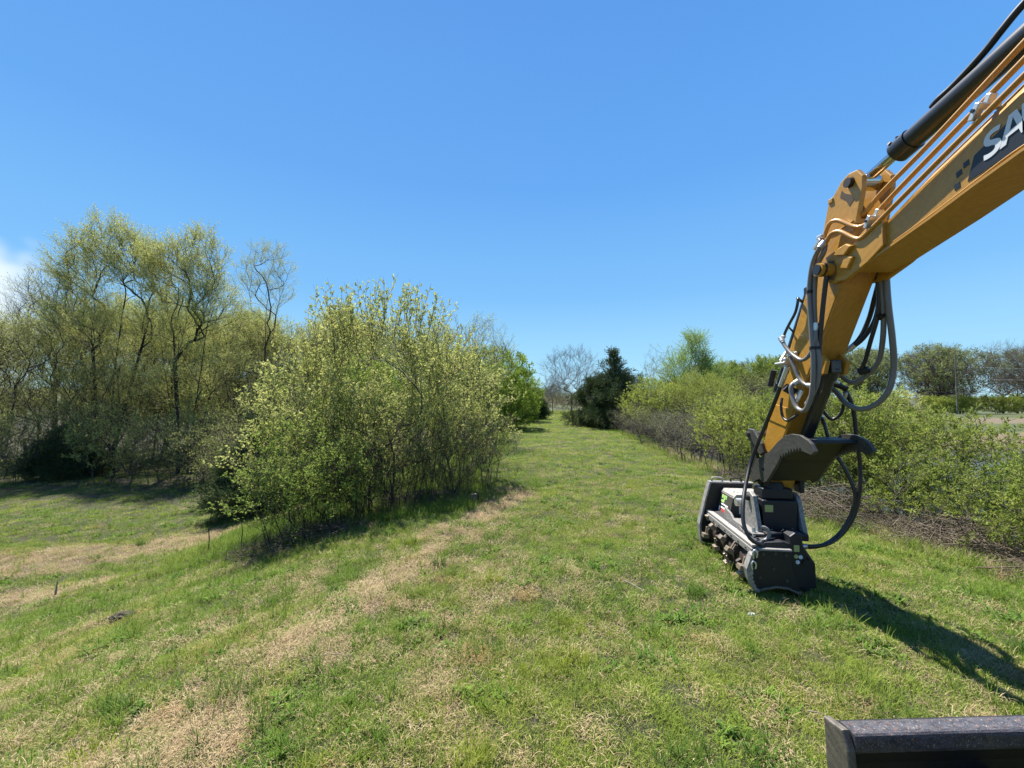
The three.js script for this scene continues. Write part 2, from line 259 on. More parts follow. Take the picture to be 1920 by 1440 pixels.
function plant(name, label, category, group, x, z, seed, o, sink = 0) {
  const R = rngOf(seed * 7919 + 17);
  o = { step: 0.3, wander: 0.12, stiff: 0.7, rise: 0.8, tip: 0.006, clearMin: 0.2, extra: 0.25, scale: [0.8, 1.25], bias: [0, 0.5, 0], trunkR: 0.03, bark: BARK.brown, spray: 'alder', leaf: LEAF.white, a: [0.14, 0.19, 0.04], b: [0.2, 0.24, 0.06], ...o };
  const g = thing(name, label, category, [x, height(x, z) - sink, z], group);
  const { chains, places } = growSkeleton(R, o);
  const trunk = new Tubes(), limb = new Tubes();
  for (const c of chains) (c.r > o.trunkR ? trunk : limb).add(c.pts, c.rr, c.r > 0.05 ? 8 : c.r > 0.02 ? 5 : 3);
  const put = (geo, n, mat, kind) => { if (!geo.index || !geo.index.count) return; const m = new THREE.Mesh(geo, mat); m.name = n; if (kind) m.userData.kind = kind; g.add(m); };
  put(trunk.build(), o.stemName || 'trunk', o.bark); put(limb.build(), 'branches', o.bark, 'stuff');
  const vs = o.shoots ? [...SPRAY[o.spray], ...SPRAY.shoot] : SPRAY[o.spray], n0 = SPRAY[o.spray].length, lists = vs.map(() => []);
  const M = new THREE.Matrix4(), Q = new THREE.Quaternion(), Q2 = new THREE.Quaternion(), d = V(), s = V(), bias = V(...o.bias);
  for (const pl of places) {
    const top = o.shoots && pl.p.y > o.shoots + (R() - 0.5) * 0.6; d.copy(pl.d).add(bias); if (top) { d.x = d.x * 0.35 + pl.p.x * 0.22; d.z = d.z * 0.35 + pl.p.z * 0.15; d.y = Math.abs(d.y) + 0.8; } d.normalize(); Q.setFromUnitVectors(UP, d); Q2.setFromAxisAngle(UP, o.roll === undefined ? R() * 6.283 : o.roll + (R() - 0.5) * 1.2); Q.multiply(Q2);
    const k = lerp(o.scale[0], o.scale[1], R()); s.set(k, k, k); M.compose(pl.p.clone().addScaledVector(d, -0.06 * k), Q, s);
    const t = clamp(R() * 0.75 + 0.25 * (0.5 + 0.5 * noiseA(pl.p.x * 0.8 + seed, pl.p.z * 0.8 + pl.p.y * 0.5)) ), f = 0.8 + 0.4 * R();
    lists[top ? n0 + ((R() * (vs.length - n0)) | 0) : (R() * n0) | 0].push({ m: M.clone(), c: lin(lerp(o.a[0], o.b[0], t) * f, lerp(o.a[1], o.b[1], t) * f, lerp(o.a[2], o.b[2], t) * f), leafy: R() < (o.leafy ?? 1) });
  }
  lists.forEach((l, k) => {
    const inst = (geo, mat, n, list, colored) => { if (!list.length) return; const im = new THREE.InstancedMesh(geo, mat, list.length); list.forEach((e, i) => { im.setMatrixAt(i, e.m); if (colored) im.setColorAt(i, e.c); }); im.name = n; im.userData.kind = 'stuff'; g.add(im); };
    inst(vs[k].twig, o.bark, 'twigs', l, false);
    if (vs[k].leaf) inst(vs[k].leaf, o.leaf, 'leaves', l.filter((e) => e.leafy), true);
  });
  return shade(g);
}
function copyPlant(src, label, x, z, turn, k, group) { const c = src.clone(); c.name = numbered(src.name.replace(/_\d{3}$/, '')); c.position.set(x, height(x, z) - 0.05, z); c.rotation.y = turn; c.scale.setScalar(k); c.userData = { ...src.userData, label }; if (group) c.userData.group = group; scene.add(c); return c; }
const ring = (R, n, rx, rz, lean, c0, c1) => Array.from({ length: n }, (_, k) => { const a = k / n * 6.283 + R() * 0.8, f = Math.sqrt(R()); return [Math.cos(a) * rx * f, Math.sin(a) * rz * f, Math.cos(a) * lean * (0.4 + R() * 0.8), Math.sin(a) * lean * (0.4 + R() * 0.8), lerp(c0, c1, R())]; });

const YG = { a: [0.35, 0.385, 0.105], b: [0.49, 0.49, 0.19] }, MID = { a: [0.18, 0.25, 0.05], b: [0.28, 0.34, 0.075] }, DULL = { a: [0.22, 0.24, 0.10], b: [0.32, 0.33, 0.16] }, LIME = { a: [0.27, 0.33, 0.055], b: [0.38, 0.42, 0.10] }, CED = { a: [0.065, 0.10, 0.038], b: [0.125, 0.15, 0.06] }, CEDB = { a: [0.085, 0.085, 0.036], b: [0.15, 0.135, 0.055] };
// --- the thicket beside the way
{
  const R = rngOf(901), G = 'shrubs of the thicket beside the mown way';
  const alder = (o) => ({ spray: 'alder', bark: BARK.brown, tip: 0.0038, wander: 0.2, stiff: 0.9, rise: 1.5, step: 0.24, clearMin: 0.45, extra: 0.22, maxR: 0.03, stemName: 'stems', trunkR: 0.009, bias: [0, 0.6, 0], scale: [0.7, 1.2], ...YG, ...o });
  plant('tall_shrub', 'tall many-stemmed shrub with upright budding tips, highest of the thicket beside the mown way', 'shrub', G, -2.95, -9.5, 1, alder({ shoots: 3.5, roots: ring(R, 24, 1.3, 0.9, 0.3, 0.5, 1.7), clearMin: 0.25, crown: [[-0.1, 2.8, 0, 2.0, 1.2, 1.4, 140], [-0.05, 3.85, 0, 1.5, 0.6, 1.1, 87], [-1.3, 3.6, 0, 0.8, 0.5, 0.8, 22], [1.3, 3.1, 0, 0.9, 0.5, 0.8, 24], [-0.1, 1.5, 0.3, 1.9, 0.95, 1.1, 140]] }));
  plant('tall_shrub', 'broad yellow-green shrub on the woods side of the thicket, arching towards the cedar', 'shrub', G, -4.65, -9.2, 2, alder({ shoots: 3.2, roots: ring(R, 20, 0.9, 0.8, 0.3, 0.5, 1.4), clearMin: 0.25, crown: [[-0.05, 2.4, 0, 1.2, 1.1, 1.1, 162], [-0.15, 1.4, 0.2, 1.15, 0.8, 1.0, 125], [0.2, 3.2, 0, 0.9, 0.5, 0.8, 38]] }));
  plant('tall_shrub', 'leafy shrub at the mown way end of the thicket, with grey-brown stems', 'shrub', G, -1.45, -10.3, 3, alder({ shoots: 3.0, roots: ring(R, 18, 1.1, 0.9, 0.28, 0.5, 1.6), clearMin: 0.25, crown: [[0, 2.1, 0, 1.4, 1.0, 1.3, 155], [-0.4, 3.0, 0, 0.9, 0.5, 0.9, 52], [0.1, 1.1, 0.1, 1.4, 0.75, 1.1, 125]] }));
  plant('low_shrub', 'low bright green leafy shrub at the near front of the thicket', 'shrub', G, -3.8, -7.5, 4, alder({ ...MID, bark: BARK.dark, roots: ring(R, 20, 0.9, 0.5, 0.25, 0.2, 0.7), clearMin: 0.1, maxR: 0.013, crown: [[0, 1.2, 0, 1.1, 0.8, 0.7, 155], [-0.2, 0.65, 0.1, 1.0, 0.45, 0.6, 76]], scale: [0.55, 0.9] }));
  plant('bare_shrub', 'low grey shrub of nearly bare twigs beside the wooden stump', 'shrub', G, -0.72, -10.1, 5, alder({ spray: 'sparse', leafy: 0.5, bark: BARK.grey, ...DULL, roots: ring(R, 20, 0.75, 0.5, 0.3, 0.2, 0.7), clearMin: 0.1, maxR: 0.014, crown: [[0, 1.0, 0, 0.85, 0.75, 0.75, 140]], scale: [0.5, 0.85] }));
  plant('tall_shrub', 'dark-stemmed shrub standing between the tall shrub and the low bright green one', 'shrub', G, -2.8, -8.7, 6, alder({ spray: 'sparse', leafy: 0.8, bark: BARK.dark, ...MID, roots: ring(R, 30, 1.5, 0.6, 0.3, 0.3, 1.3), clearMin: 0.15, maxR: 0.018, crown: [[0, 1.3, 0, 1.7, 1.05, 0.7, 244], [0, 0.5, 0, 1.6, 0.4, 0.6, 85]], scale: [0.6, 0.95] }));
  plant('tall_shrub', 'slender shrub behind the thicket, its pale tips showing over the leafy end', 'shrub', G, -1.9, -13.6, 7, alder({ spray: 'sparse', leafy: 0.8, roots: ring(R, 16, 0.9, 0.7, 0.15, 0.8, 2), crown: [[0, 3.4, 0, 1.7, 1.5, 1.4, 162], [0, 1.8, 0, 1.5, 0.9, 1.2, 85]] }));
  plant('tall_shrub', 'green shrub in the second row behind the broad yellow-green shrub', 'shrub', G, -5.3, -11.9, 8, alder({ ...MID, roots: ring(R, 14, 1.0, 0.8, 0.2, 0.6, 1.6), crown: [[0, 2.7, 0, 2.0, 1.6, 1.4, 192], [0, 1.2, 0, 1.8, 0.7, 1.2, 85]] }));
  plant('tall_shrub', 'green shrub in the second row behind the tallest shrub of the thicket', 'shrub', G, -3.6, -12.6, 9, alder({ ...MID, roots: ring(R, 14, 1.0, 0.8, 0.2, 0.6, 1.8), crown: [[0, 2.8, 0, 2.0, 1.6, 1.5, 192], [0, 1.2, 0, 1.8, 0.7, 1.2, 85]] }));
  const foot = (o) => alder({ spray: 'bare', bark: BARK.dark, maxR: 0.012, clearMin: 0.08, scale: [0.4, 0.75], bias: [0, 0.9, 0], ...o });
  plant('twig_shrub', 'dark leafless twigs filling the front foot of the tallest shrub', 'shrub', G, -2.7, -8.05, 15, foot({ roots: ring(R, 26, 1.0, 0.35, 0.2, 0.2, 0.7), crown: [[0, 0.75, 0, 1.15, 0.65, 0.5, 170]] }));
  plant('twig_shrub', 'brown leafless twigs at the foot of the leafy end shrub', 'shrub', G, -1.35, -9.1, 16, foot({ bark: BARK.brown, roots: ring(R, 24, 0.8, 0.4, 0.2, 0.2, 0.7), crown: [[0, 0.75, 0, 0.95, 0.65, 0.5, 148]] }));
  plant('low_shrub', 'low sparse shrub with fresh leaves between the leafless twigs and the bright green one', 'shrub', G, -3.35, -7.75, 17, alder({ ...MID, bark: BARK.dark, maxR: 0.012, clearMin: 0.1, roots: ring(R, 20, 0.7, 0.4, 0.25, 0.2, 0.6), crown: [[0, 0.85, 0, 0.85, 0.6, 0.5, 88]], scale: [0.5, 0.85] }));
  plant('twig_shrub', 'grey tangle deep inside the thicket behind the tallest shrub', 'shrub', G, -2.6, -11.3, 18, foot({ bark: BARK.grey, roots: ring(R, 22, 1.6, 0.5, 0.25, 0.3, 0.9), crown: [[0, 1.1, 0, 1.9, 1.0, 0.6, 207]], scale: [0.6, 1.0] }));
  plant('twig_shrub', 'grey tangle deep inside the thicket towards the woods', 'shrub', G, -5.6, -10.6, 19, foot({ bark: BARK.grey, roots: ring(R, 20, 1.2, 0.5, 0.25, 0.3, 0.9), crown: [[0, 1.0, 0, 1.4, 0.9, 0.6, 170]], scale: [0.6, 1.0] }));
  plant('slim_tree', 'thin pale-budded sapling rising over the rounded green bush', 'tree', null, -1.3, -18.5, 10, alder({ spray: 'sparse', leafy: 0.6, bark: BARK.grey, roots: [[0, 0, 0.05, 0, 1.6], [0.4, 0.2, 0.1, 0, 1.4]], crown: [[0.2, 4.2, 0, 1.3, 1.7, 1.3, 120]], scale: [0.8, 1.3] }));
  const round = (o) => ({ spray: 'round', bark: BARK.brown, tip: 0.006, step: 0.4, clearMin: 0.3, extra: 0.3, stemName: 'stems', trunkR: 0.02, scale: [1.0, 1.6], a: [0.20, 0.29, 0.035], b: [0.30, 0.38, 0.06], ...o });
  plant('round_bush', 'big rounded bright green bush overhanging the far part of the mown way', 'bush', null, -1.4, -29.5, 11, round({ roots: ring(R, 9, 1.3, 1.3, 0.2, 0.6, 1.2), crown: [[0, 3.4, 0, 3.1, 2.6, 3.0, 520], [0.6, 1.5, 0.2, 2.7, 1.3, 2.8, 240]] }));
  plant('round_bush', 'middle green bush between the thicket and the big rounded bush', 'bush', null, -2.7, -21.5, 12, round({ roots: ring(R, 8, 1, 1, 0.2, 0.6, 1.2), crown: [[0, 2.7, 0, 2.1, 2.1, 2.2, 330]], ...MID }));
  plant('round_bush', 'farthest green bush on the woods side of the mown way', 'bush', null, 0.4, -39, 13, round({ roots: ring(R, 8, 1, 1, 0.2, 0.6, 1.2), crown: [[0, 2.6, 0, 2.4, 2.2, 2.4, 300]], scale: [1.2, 1.9] }));
  plant('round_bush', 'green bush deep behind the thicket towards the woods', 'bush', null, -6.2, -17.5, 14, round({ roots: ring(R, 8, 1, 1, 0.2, 0.6, 1.2), crown: [[0, 2.6, 0, 2.2, 2.2, 2.2, 300]], ...MID }));
}
// --- cedars
const cedar = (H, r, n, o = {}) => { const crown = []; const L = 9; for (let k = 0; k < L; k++) { const t = k / (L - 1), rr = r * Math.pow(1 - t, 1.0) * (0.86 + 0.28 * ((k * 37 % 10) / 10)) + 0.12; crown.push([((k * 53 % 10) / 10 - 0.5) * r * 0.18, 0.3 + t * (H - 0.55), ((k * 71 % 10) / 10 - 0.5) * r * 0.18, rr, H / L * 0.62, rr, Math.max(6, Math.round(n * rr * rr / (r * r * 3.2) + n / 40))]); } const Q = rngOf(Math.round(H * 100 + n)); for (let k = 0; k < 22; k++) { const t = Q() * 0.6, an = Q() * 6.283, rr = r * (1 - t) * (0.95 + 0.35 * Q()); crown.push([Math.cos(an) * rr, 0.4 + t * (H - 0.6) + 0.2, Math.sin(an) * rr, r * 0.2, H * 0.05, r * 0.2, Math.max(5, Math.round(n / 60))]); } return { spray: 'cedar', bark: BARK.dark, leaf: LEAF.cedar, roots: [[0, 0, 0.02, 0, H * 0.93]], crown, stiff: 0.15, rise: 0.3, wander: 0.05, tip: 0.007, trunkR: 0.03, step: 0.3, clearMin: 0.05, bias: [0, 0.25, 0], scale: [0.9, 1.5], extra: 0.45, thin: 3, ...CED, ...o }; };
plant('cedar_tree', 'tall dark cedar standing against the sky at the bend of the mown way', 'tree', null, 8.1, -32, 21, cedar(5.8, 3.2, 760, { scale: [0.9, 1.7] }));
plant('cedar_tree', 'low dark cedar crowding against the foot of the tall dark cedar', 'tree', null, 9.9, -31, 27, cedar(3.4, 1.9, 420, { scale: [0.9, 1.5] }));
plant('cedar_tree', 'small dark cedar below the farthest green bush of the mown way', 'tree', null, 2.3, -44, 22, cedar(3.0, 1.5, 330, { scale: [1, 1.6] }));
plant('cedar_tree', 'dark brownish cedar right behind the yellow-green shrub', 'tree', null, 11.8, -30, 23, cedar(4.1, 2.1, 520, { ...CEDB, scale: [1, 1.6] }));
plant('cedar_tree', 'squat dark cedar by the field edge beyond the pond brush', 'tree', null, 21.5, -40, 24, cedar(3.6, 2.3, 420, { ...CEDB, scale: [1.2, 2] }));
plant('cedar_tree', 'dark shaggy cedar at the edge of the woods touching the thicket', 'tree', null, -8.0, -13.0, 25, cedar(2.9, 1.25, 560, { scale: [0.7, 1.2] }));
plant('cedar_tree', 'young bluish cedar in the shade at the foot of the woods', 'tree', null, -21.4, -19.6, 26, cedar(2.2, 1.1, 300, { a: [0.08, 0.13, 0.06], b: [0.13, 0.18, 0.08], leaf: LEAF.white }));
// --- the woods on the low side
{
  const R = rngOf(333), G = 'trees of the woods below the dam';
  const willow = (o) => ({ spray: 'willow', bark: BARK.dark, tip: 0.008, wander: 0.035, stiff: 1.9, rise: 2.0, curl: 0.22, step: 0.5, clearMin: 1.5, extra: 0.35, trunkR: 0.045, bias: [-0.12, 0.5, 0], scale: [0.8, 1.35], a: [0.36, 0.39, 0.11], b: [0.49, 0.49, 0.19], ...o });
  const w1 = plant('willow_tree', 'tall willow with dark forked trunks, nearest the thicket', 'tree', G, -17.0, -21, 31, willow({ roots: [[-0.2, 0, -0.10, 0, 8.2], [0.35, 0.1, 0.07, 0, 8.8], [0.2, -0.2, 0.2, -0.05, 6.2], [0.0, 0.2, -0.01, 0.06, 7.2]], clearMin: 2.2, crown: [[-1.0, 10.4, 0, 1.1, 1.8, 1.1, 150], [0.7, 10.8, 0, 1.1, 1.7, 1.1, 150], [1.5, 8.4, 0, 1.2, 1.5, 1.2, 110], [-0.4, 7.6, 0, 1.8, 1.5, 1.5, 120], [1.2, 5.4, 0, 2.0, 1.2, 1.6, 80], [-0.8, 4.2, 0, 1.9, 1.2, 1.6, 70]] }));
  const w2 = plant('willow_tree', 'tallest willow, its twin crowns rising beside the cloud', 'tree', G, -22.2, -22, 32, willow({ roots: [[0, 0, -0.12, 0, 9], [0.4, 0, 0.02, 0, 9.6], [0.6, 0.1, 0.14, 0, 8.6]], clearMin: 2.2, crown: [[-1.6, 11.0, 0, 1.2, 1.7, 1.2, 150], [0.3, 11.8, 0, 1.1, 1.7, 1.2, 150], [1.9, 10.6, 0, 1.1, 1.7, 1.2, 130], [-0.8, 8.2, 0, 2.0, 1.5, 1.6, 140], [1.2, 7.4, 0, 1.8, 1.4, 1.5, 90], [0, 4.6, 0, 2.4, 1.5, 1.8, 120]] }));
  plant('slim_tree', 'thin airy tree with bare upper branches standing alone above the woods', 'tree', null, -15.2, -24.6, 33, willow({ spray: 'willow', leafy: 0.8, bark: BARK.brown, roots: [[0, 0, 0.02, 0, 9.5]], crown: [[0.1, 11.2, 0, 1.6, 2.1, 1.5, 150], [0, 8.2, 0, 1.2, 1.4, 1.2, 30]], bias: [0, 0.5, 0], scale: [0.6, 1.0], clearMin: 3, a: [0.34, 0.38, 0.12], b: [0.46, 0.46, 0.17] }));
  const bare = plant('bare_tree', 'purple-grey tree in bud at the edge of the picture under the cloud', 'tree', null, -27.5, -24.5, 34, willow({ spray: 'sparse', leafy: 0.35, bark: BARK.grey, bias: [0, 0.4, 0], roots: [[0, 0, 0, 0, 4]], crown: [[0, 8.8, 0, 2.2, 2.6, 2.1, 240]], scale: [1, 1.7] }));
  const f1 = plant('wood_tree', 'yellow-green tree filling the woods between the willows', 'tree', G, -19.6, -24, 35, willow({ roots: [[0, 0, -0.08, 0, 5.2], [0.5, 0.2, 0.08, 0, 5], [0.2, -0.2, 0.2, 0, 4]], crown: [[-0.6, 6.8, 0, 1.5, 2.0, 1.5, 122], [1.0, 6.4, 0, 1.4, 1.9, 1.4, 108], [0.2, 3.6, 0, 2.2, 1.6, 1.9, 122]], ...YG }));
  const f2 = plant('wood_tree', 'dome-topped yellow-green tree behind the thin airy tree', 'tree', G, -17.4, -28, 36, willow({ roots: [[0, 0, -0.1, 0, 5.5], [0.4, 0, 0.12, 0, 5]], crown: [[-0.8, 7.2, 0, 1.9, 2.2, 2.0, 136], [1.1, 6.8, 0, 1.9, 2.2, 2.0, 136], [0, 3.6, 0, 2.4, 1.8, 2.0, 122]], bias: [0, 0.3, 0], scale: [1.1, 1.8], ...YG }));
  const f3 = plant('wood_tree', 'dark-trunked tree with thin grey-green leaves at the front of the woods', 'tree', G, -24.0, -20.8, 37, willow({ spray: 'sparse', leafy: 0.85, bark: BARK.dark, roots: [[0, 0, -0.1, 0, 2], [0.3, 0, 0.15, 0, 1.8], [-0.3, 0.2, -0.2, 0, 1.8]], crown: [[0, 5.2, 0, 2.5, 2.4, 2, 201], [0, 2.6, 0, 2.4, 1.3, 1.6, 93]], bias: [0, 0.3, 0], scale: [1, 1.6], a: [0.28, 0.31, 0.10], b: [0.4, 0.4, 0.16] }));
  const many = 'leafing tree in the mass of the woods below the dam';
  for (const [src, x, z, t, k] of [[f1, -27.0, -24.4, 1.1, 1.0], [f2, -24.0, -28.3, 2.2, 1.12], [f1, -13.4, -27.3, 2.7, 1.0], [f2, -11.2, -29.8, 0.6, 1.05], [f3, -19.7, -20.2, 1.9, 0.8], [f1, -31.3, -23.8, 3.9, 1.0], [f2, -30.2, -29.8, 4.4, 1.15], [f3, -28.6, -22.2, 5.1, 1.0], [f3, -14.0, -22.3, 3.3, 0.85], [f2, -20.8, -31.8, 5.0, 1.1], [f1, -9.1, -25.3, 4.1, 0.85], [f2, -6.9, -32.8, 3.0, 0.95], [f2, -14.3, -33.8, 1.5, 1.1], [f3, -11.3, -22.6, 0.9, 0.8], [f2, -26.5, -34.8, 0.2, 1.1], [f3, -22.3, -25.3, 2.9, 1.15], [f3, -16.1, -25.0, 0.3, 1.1], [f3, -26.9, -26.4, 1.6, 1.2], [f3, -12.3, -25.2, 4.6, 1.05], [f3, -19.6, -28.6, 5.6, 1.25], [f3, -8.8, -28.4, 2.4, 1.2], [f1, -35.5, -27.8, 1.4, 1.1], [f3, -32.9, -24.3, 0.8, 1.1]]) copyPlant(src, many, x, z, t, k, 'leafing trees in the mass of the woods');
  const us = (o) => ({ spray: 'sparse', leafy: 0.7, a: [0.30, 0.35, 0.10], b: [0.42, 0.44, 0.15], bark: BARK.brown, tip: 0.005, wander: 0.2, stiff: 0.7, rise: 0.9, step: 0.3, clearMin: 0.2, stemName: 'stems', trunkR: 0.02, scale: [0.8, 1.4], bias: [0, 0.35, 0], ...o });
  const u1 = plant('brush_shrub', 'grey-green brush at the foot of the tall willow nearest the thicket', 'shrub', G, -15.0, -17.9, 41, us({ roots: ring(R, 12, 1.2, 0.6, 0.25, 0.4, 1), crown: [[0, 1.7, 0, 1.9, 1.3, 0.9, 240]] }));
  const u2 = plant('brush_shrub', 'pale leafy brush between the willows at the edge of the grass', 'shrub', G, -17.9, -18.1, 42, us({ spray: 'alder', roots: ring(R, 12, 1.2, 0.6, 0.25, 0.4, 1.2), crown: [[0, 1.9, 0, 1.8, 1.5, 0.9, 240]], scale: [0.7, 1.1] }));
  for (const [src, x, z, t, k] of [[u1, -22.2, -18.4, 2, 1], [u2, -24.9, -18.7, 1, 1.05], [u1, -12.2, -17.3, 4, 0.9], [u2, -12.6, -19.5, 5, 1.1], [u1, -19.8, -20.0, 0.4, 1.2], [u1, -27.4, -18.9, 3.1, 1.0], [u2, -16.4, -21.3, 2.2, 1.3], [u1, -23.1, -22.2, 5, 1.35], [u1, -10.5, -15.6, 1.4, 0.8], [u2, -9.9, -18.9, 3.2, 1.15], [u1, -7.6, -15.1, 2.6, 0.85], [u2, -21.2, -25.2, 1, 1.6], [u2, -14.6, -25.7, 3, 1.7], [u2, -26.0, -26.7, 5, 1.7], [u2, -10.5, -23.0, 2, 1.5], [u2, -17.9, -29.2, 4, 1.8], [u1, -13.5, -18.3, 4.4, 1.05], [u1, -23.9, -17.7, 0.9, 0.9], [u2, -29.3, -20.7, 3.7, 1.2], [u2, -7.4, -20.7, 1.7, 1.3], [u2, -23.5, -30.2, 2, 1.9], [u2, -11.3, -31.2, 5, 1.9]]) copyPlant(src, 'grey brushy undergrowth along the foot of the woods', x, z, t, k, 'undergrowth along the foot of the woods');
  copyPlant(bare, 'grey budding tree second from the cloud edge of the woods', -30.5, -27, 2.2, 1.1);
}
// --- far end of the way, the pond side, the far fields
{
  const R = rngOf(444);
  const bareT = (o) => ({ spray: 'bare', bark: BARK.grey, tip: 0.011, wander: 0.1, stiff: 0.9, rise: 1.2, step: 0.6, clearMin: 1.2, extra: 0.35, trunkR: 0.06, bias: [0, 0.4, 0], scale: [1.4, 2.2], ...o });
  plant('bare_tree', 'leafless spreading tree alone on the skyline where the mown way ends', 'tree', null, 9.1, -62, 51, bareT({ roots: [[0, 0, 0, 0, 2.4]], crown: [[0, 6.6, 0, 4.4, 3.4, 4.2, 340], [0, 4.2, 0, 4.4, 1.4, 4.2, 80]] }));
  plant('bare_tree', 'small leafless sapling left of the spreading bare tree', 'tree', null, 6.3, -63, 52, bareT({ roots: [[0, 0, 0, 0, 1.4]], crown: [[0, 4.0, 0, 1.6, 1.9, 1.6, 90]] }));
  const scrub = (o) => ({ spray: 'sparse', leafy: 0.7, bark: BARK.grey, tip: 0.006, step: 0.35, clearMin: 0.2, stemName: 'stems', trunkR: 0.02, scale: [0.8, 1.4], bias: [0, 0.35, 0], ...DULL, ...o });
  const leafy = (o) => ({ spray: 'round', bark: BARK.brown, tip: 0.006, step: 0.35, clearMin: 0.3, stemName: 'stems', trunkR: 0.02, scale: [0.8, 1.4], extra: 0.3, ...MID, ...o });
  const sc = plant('scrub_bush', 'low brown scrub under the leafless spreading tree', 'bush', null, 8.4, -69, 53, scrub({ roots: ring(R, 9, 1.6, 1, 0.2, 0.4, 1), crown: [[0, 1.6, 0, 2.6, 1.3, 1.6, 150]], scale: [1.3, 2.2] }));
  for (const [x, z, t, k] of [[4.2, -72, 1, 1.1], [12.5, -72, 2, 1.2], [0, -66, 3, 1.3], [16, -64, 4, 1.3], [20, -66, 5, 1.4]]) copyPlant(sc, 'brown scrub bush along the skyline past the end of the mown way', x, z, t, k, 'scrub bushes on the skyline');
  plant('green_tree', 'bright green willow tree rising highest behind the pond-side brush', 'tree', null, 14.6, -33, 54, leafy({ spray: 'willow', trunkR: 0.05, bark: BARK.brown, stemName: 'trunk', roots: [[0, 0, 0, 0, 2.4]], crown: [[0.3, 6.6, 0, 0.9, 1.5, 1.0, 130], [-1.1, 5.2, 0, 1.0, 1.3, 1.1, 80], [1.5, 4.6, 0, 1.1, 1.4, 1.2, 90], [-0.2, 3.4, 0, 2.6, 1.4, 2, 230]], a: [0.24, 0.36, 0.06], b: [0.34, 0.43, 0.12], scale: [1, 1.6] }));
  plant('green_tree', 'yellow-green willow in front of the bright green willow tree', 'tree', null, 11.9, -25.5, 55, leafy({ spray: 'willow', roots: [[0, 0, 0, 0, 1.2], [0.5, 0, 0.15, 0, 1.2]], crown: [[0, 3.4, 0, 2.0, 1.7, 1.9, 260]], ...LIME, scale: [0.9, 1.4] }));
  plant('slim_tree', 'pale thin-leaved sapling beside the bright green willow tree', 'tree', null, 12.3, -34, 56, scrub({ roots: [[0, 0, 0, 0, 2]], crown: [[0, 5.2, 0, 1.3, 2.2, 1.3, 130]], stemName: 'trunk', a: [0.24, 0.3, 0.07], b: [0.33, 0.36, 0.11] }));
  plant('leafy_shrub', 'yellow-green shrub with upright sprays beside the tall dark cedar', 'shrub', null, 7.7, -22.5, 57, leafy({ spray: 'alder', roots: ring(R, 9, 0.8, 0.7, 0.3, 0.4, 1), crown: [[0, 1.9, 0, 1.5, 1.25, 1.3, 200]], ...LIME, scale: [0.9, 1.5] }));
  plant('leafy_shrub', 'green roadside shrub next to the mulching head, at the brush edge', 'shrub', null, 6.5, -12.2, 58, leafy({ spray: 'blade', roots: ring(R, 10, 0.6, 0.6, 0.2, 0.3, 0.8), crown: [[0, 1.25, 0, 0.95, 0.85, 0.9, 210]], ...LIME, scale: [0.7, 1.1] }));
  const B = 'grey brush along the pond edge';
  const b1 = plant('brush_shrub', 'grey thorny brush at the pond edge of the mown way, nearest the mulching head', 'shrub', B, 6.6, -14.6, 59, scrub({ roots: ring(R, 14, 1, 0.9, 0.25, 0.4, 1), crown: [[0, 0.95, 0, 1.35, 0.75, 1.2, 260]], leafy: 0.4, scale: [0.6, 1.0] }));
  const b2 = plant('brush_shrub', 'taller grey-green brush behind the green roadside shrub', 'shrub', B, 9.3, -17.5, 60, scrub({ roots: ring(R, 12, 1, 0.9, 0.25, 0.6, 1.4), crown: [[-0.4, 1.9, 0, 1.3, 1.2, 1.3, 190], [0.8, 1.5, 0, 1.0, 1.0, 1.1, 110]], leafy: 0.85, a: [0.25, 0.31, 0.07], b: [0.36, 0.40, 0.12] }));
  const b3 = plant('brush_shrub', 'dark twiggy brush before the dark brownish cedar', 'shrub', B, 10.6, -26.6, 67, scrub({ spray: 'bare', bark: BARK.dark, roots: ring(R, 14, 1.2, 0.9, 0.25, 0.5, 1.2), crown: [[0, 1.7, 0, 1.8, 1.4, 1.5, 280]], scale: [0.7, 1.2] }));
  plant('leafy_shrub', 'pale fountain-shaped willow shrub standing free in the brush belt', 'shrub', null, 11.8, -20.2, 68, leafy({ spray: 'willow', roots: ring(R, 7, 0.4, 0.4, 0.35, 0.8, 1.6), crown: [[0, 2.5, 0, 1.4, 1.3, 1.3, 190]], ...YG, scale: [0.7, 1.1] }));
  plant('leafy_shrub', 'loose lime-green shrub between the tall dark cedar and the bright willow', 'shrub', null, 10.2, -28.6, 69, leafy({ spray: 'alder', roots: ring(R, 8, 0.7, 0.6, 0.3, 0.8, 1.6), crown: [[0, 3.2, 0, 1.5, 1.3, 1.4, 130]], ...MID, scale: [0.9, 1.5] }));
  plant('leafy_shrub', 'deep green shrub low in the brush belt beside the arm', 'shrub', null, 14.8, -23, 70, leafy({ roots: ring(R, 8, 0.8, 0.7, 0.25, 0.5, 1), crown: [[0, 2.0, 0, 1.6, 1.4, 1.5, 260]], a: [0.14, 0.21, 0.04], b: [0.22, 0.29, 0.06] }));
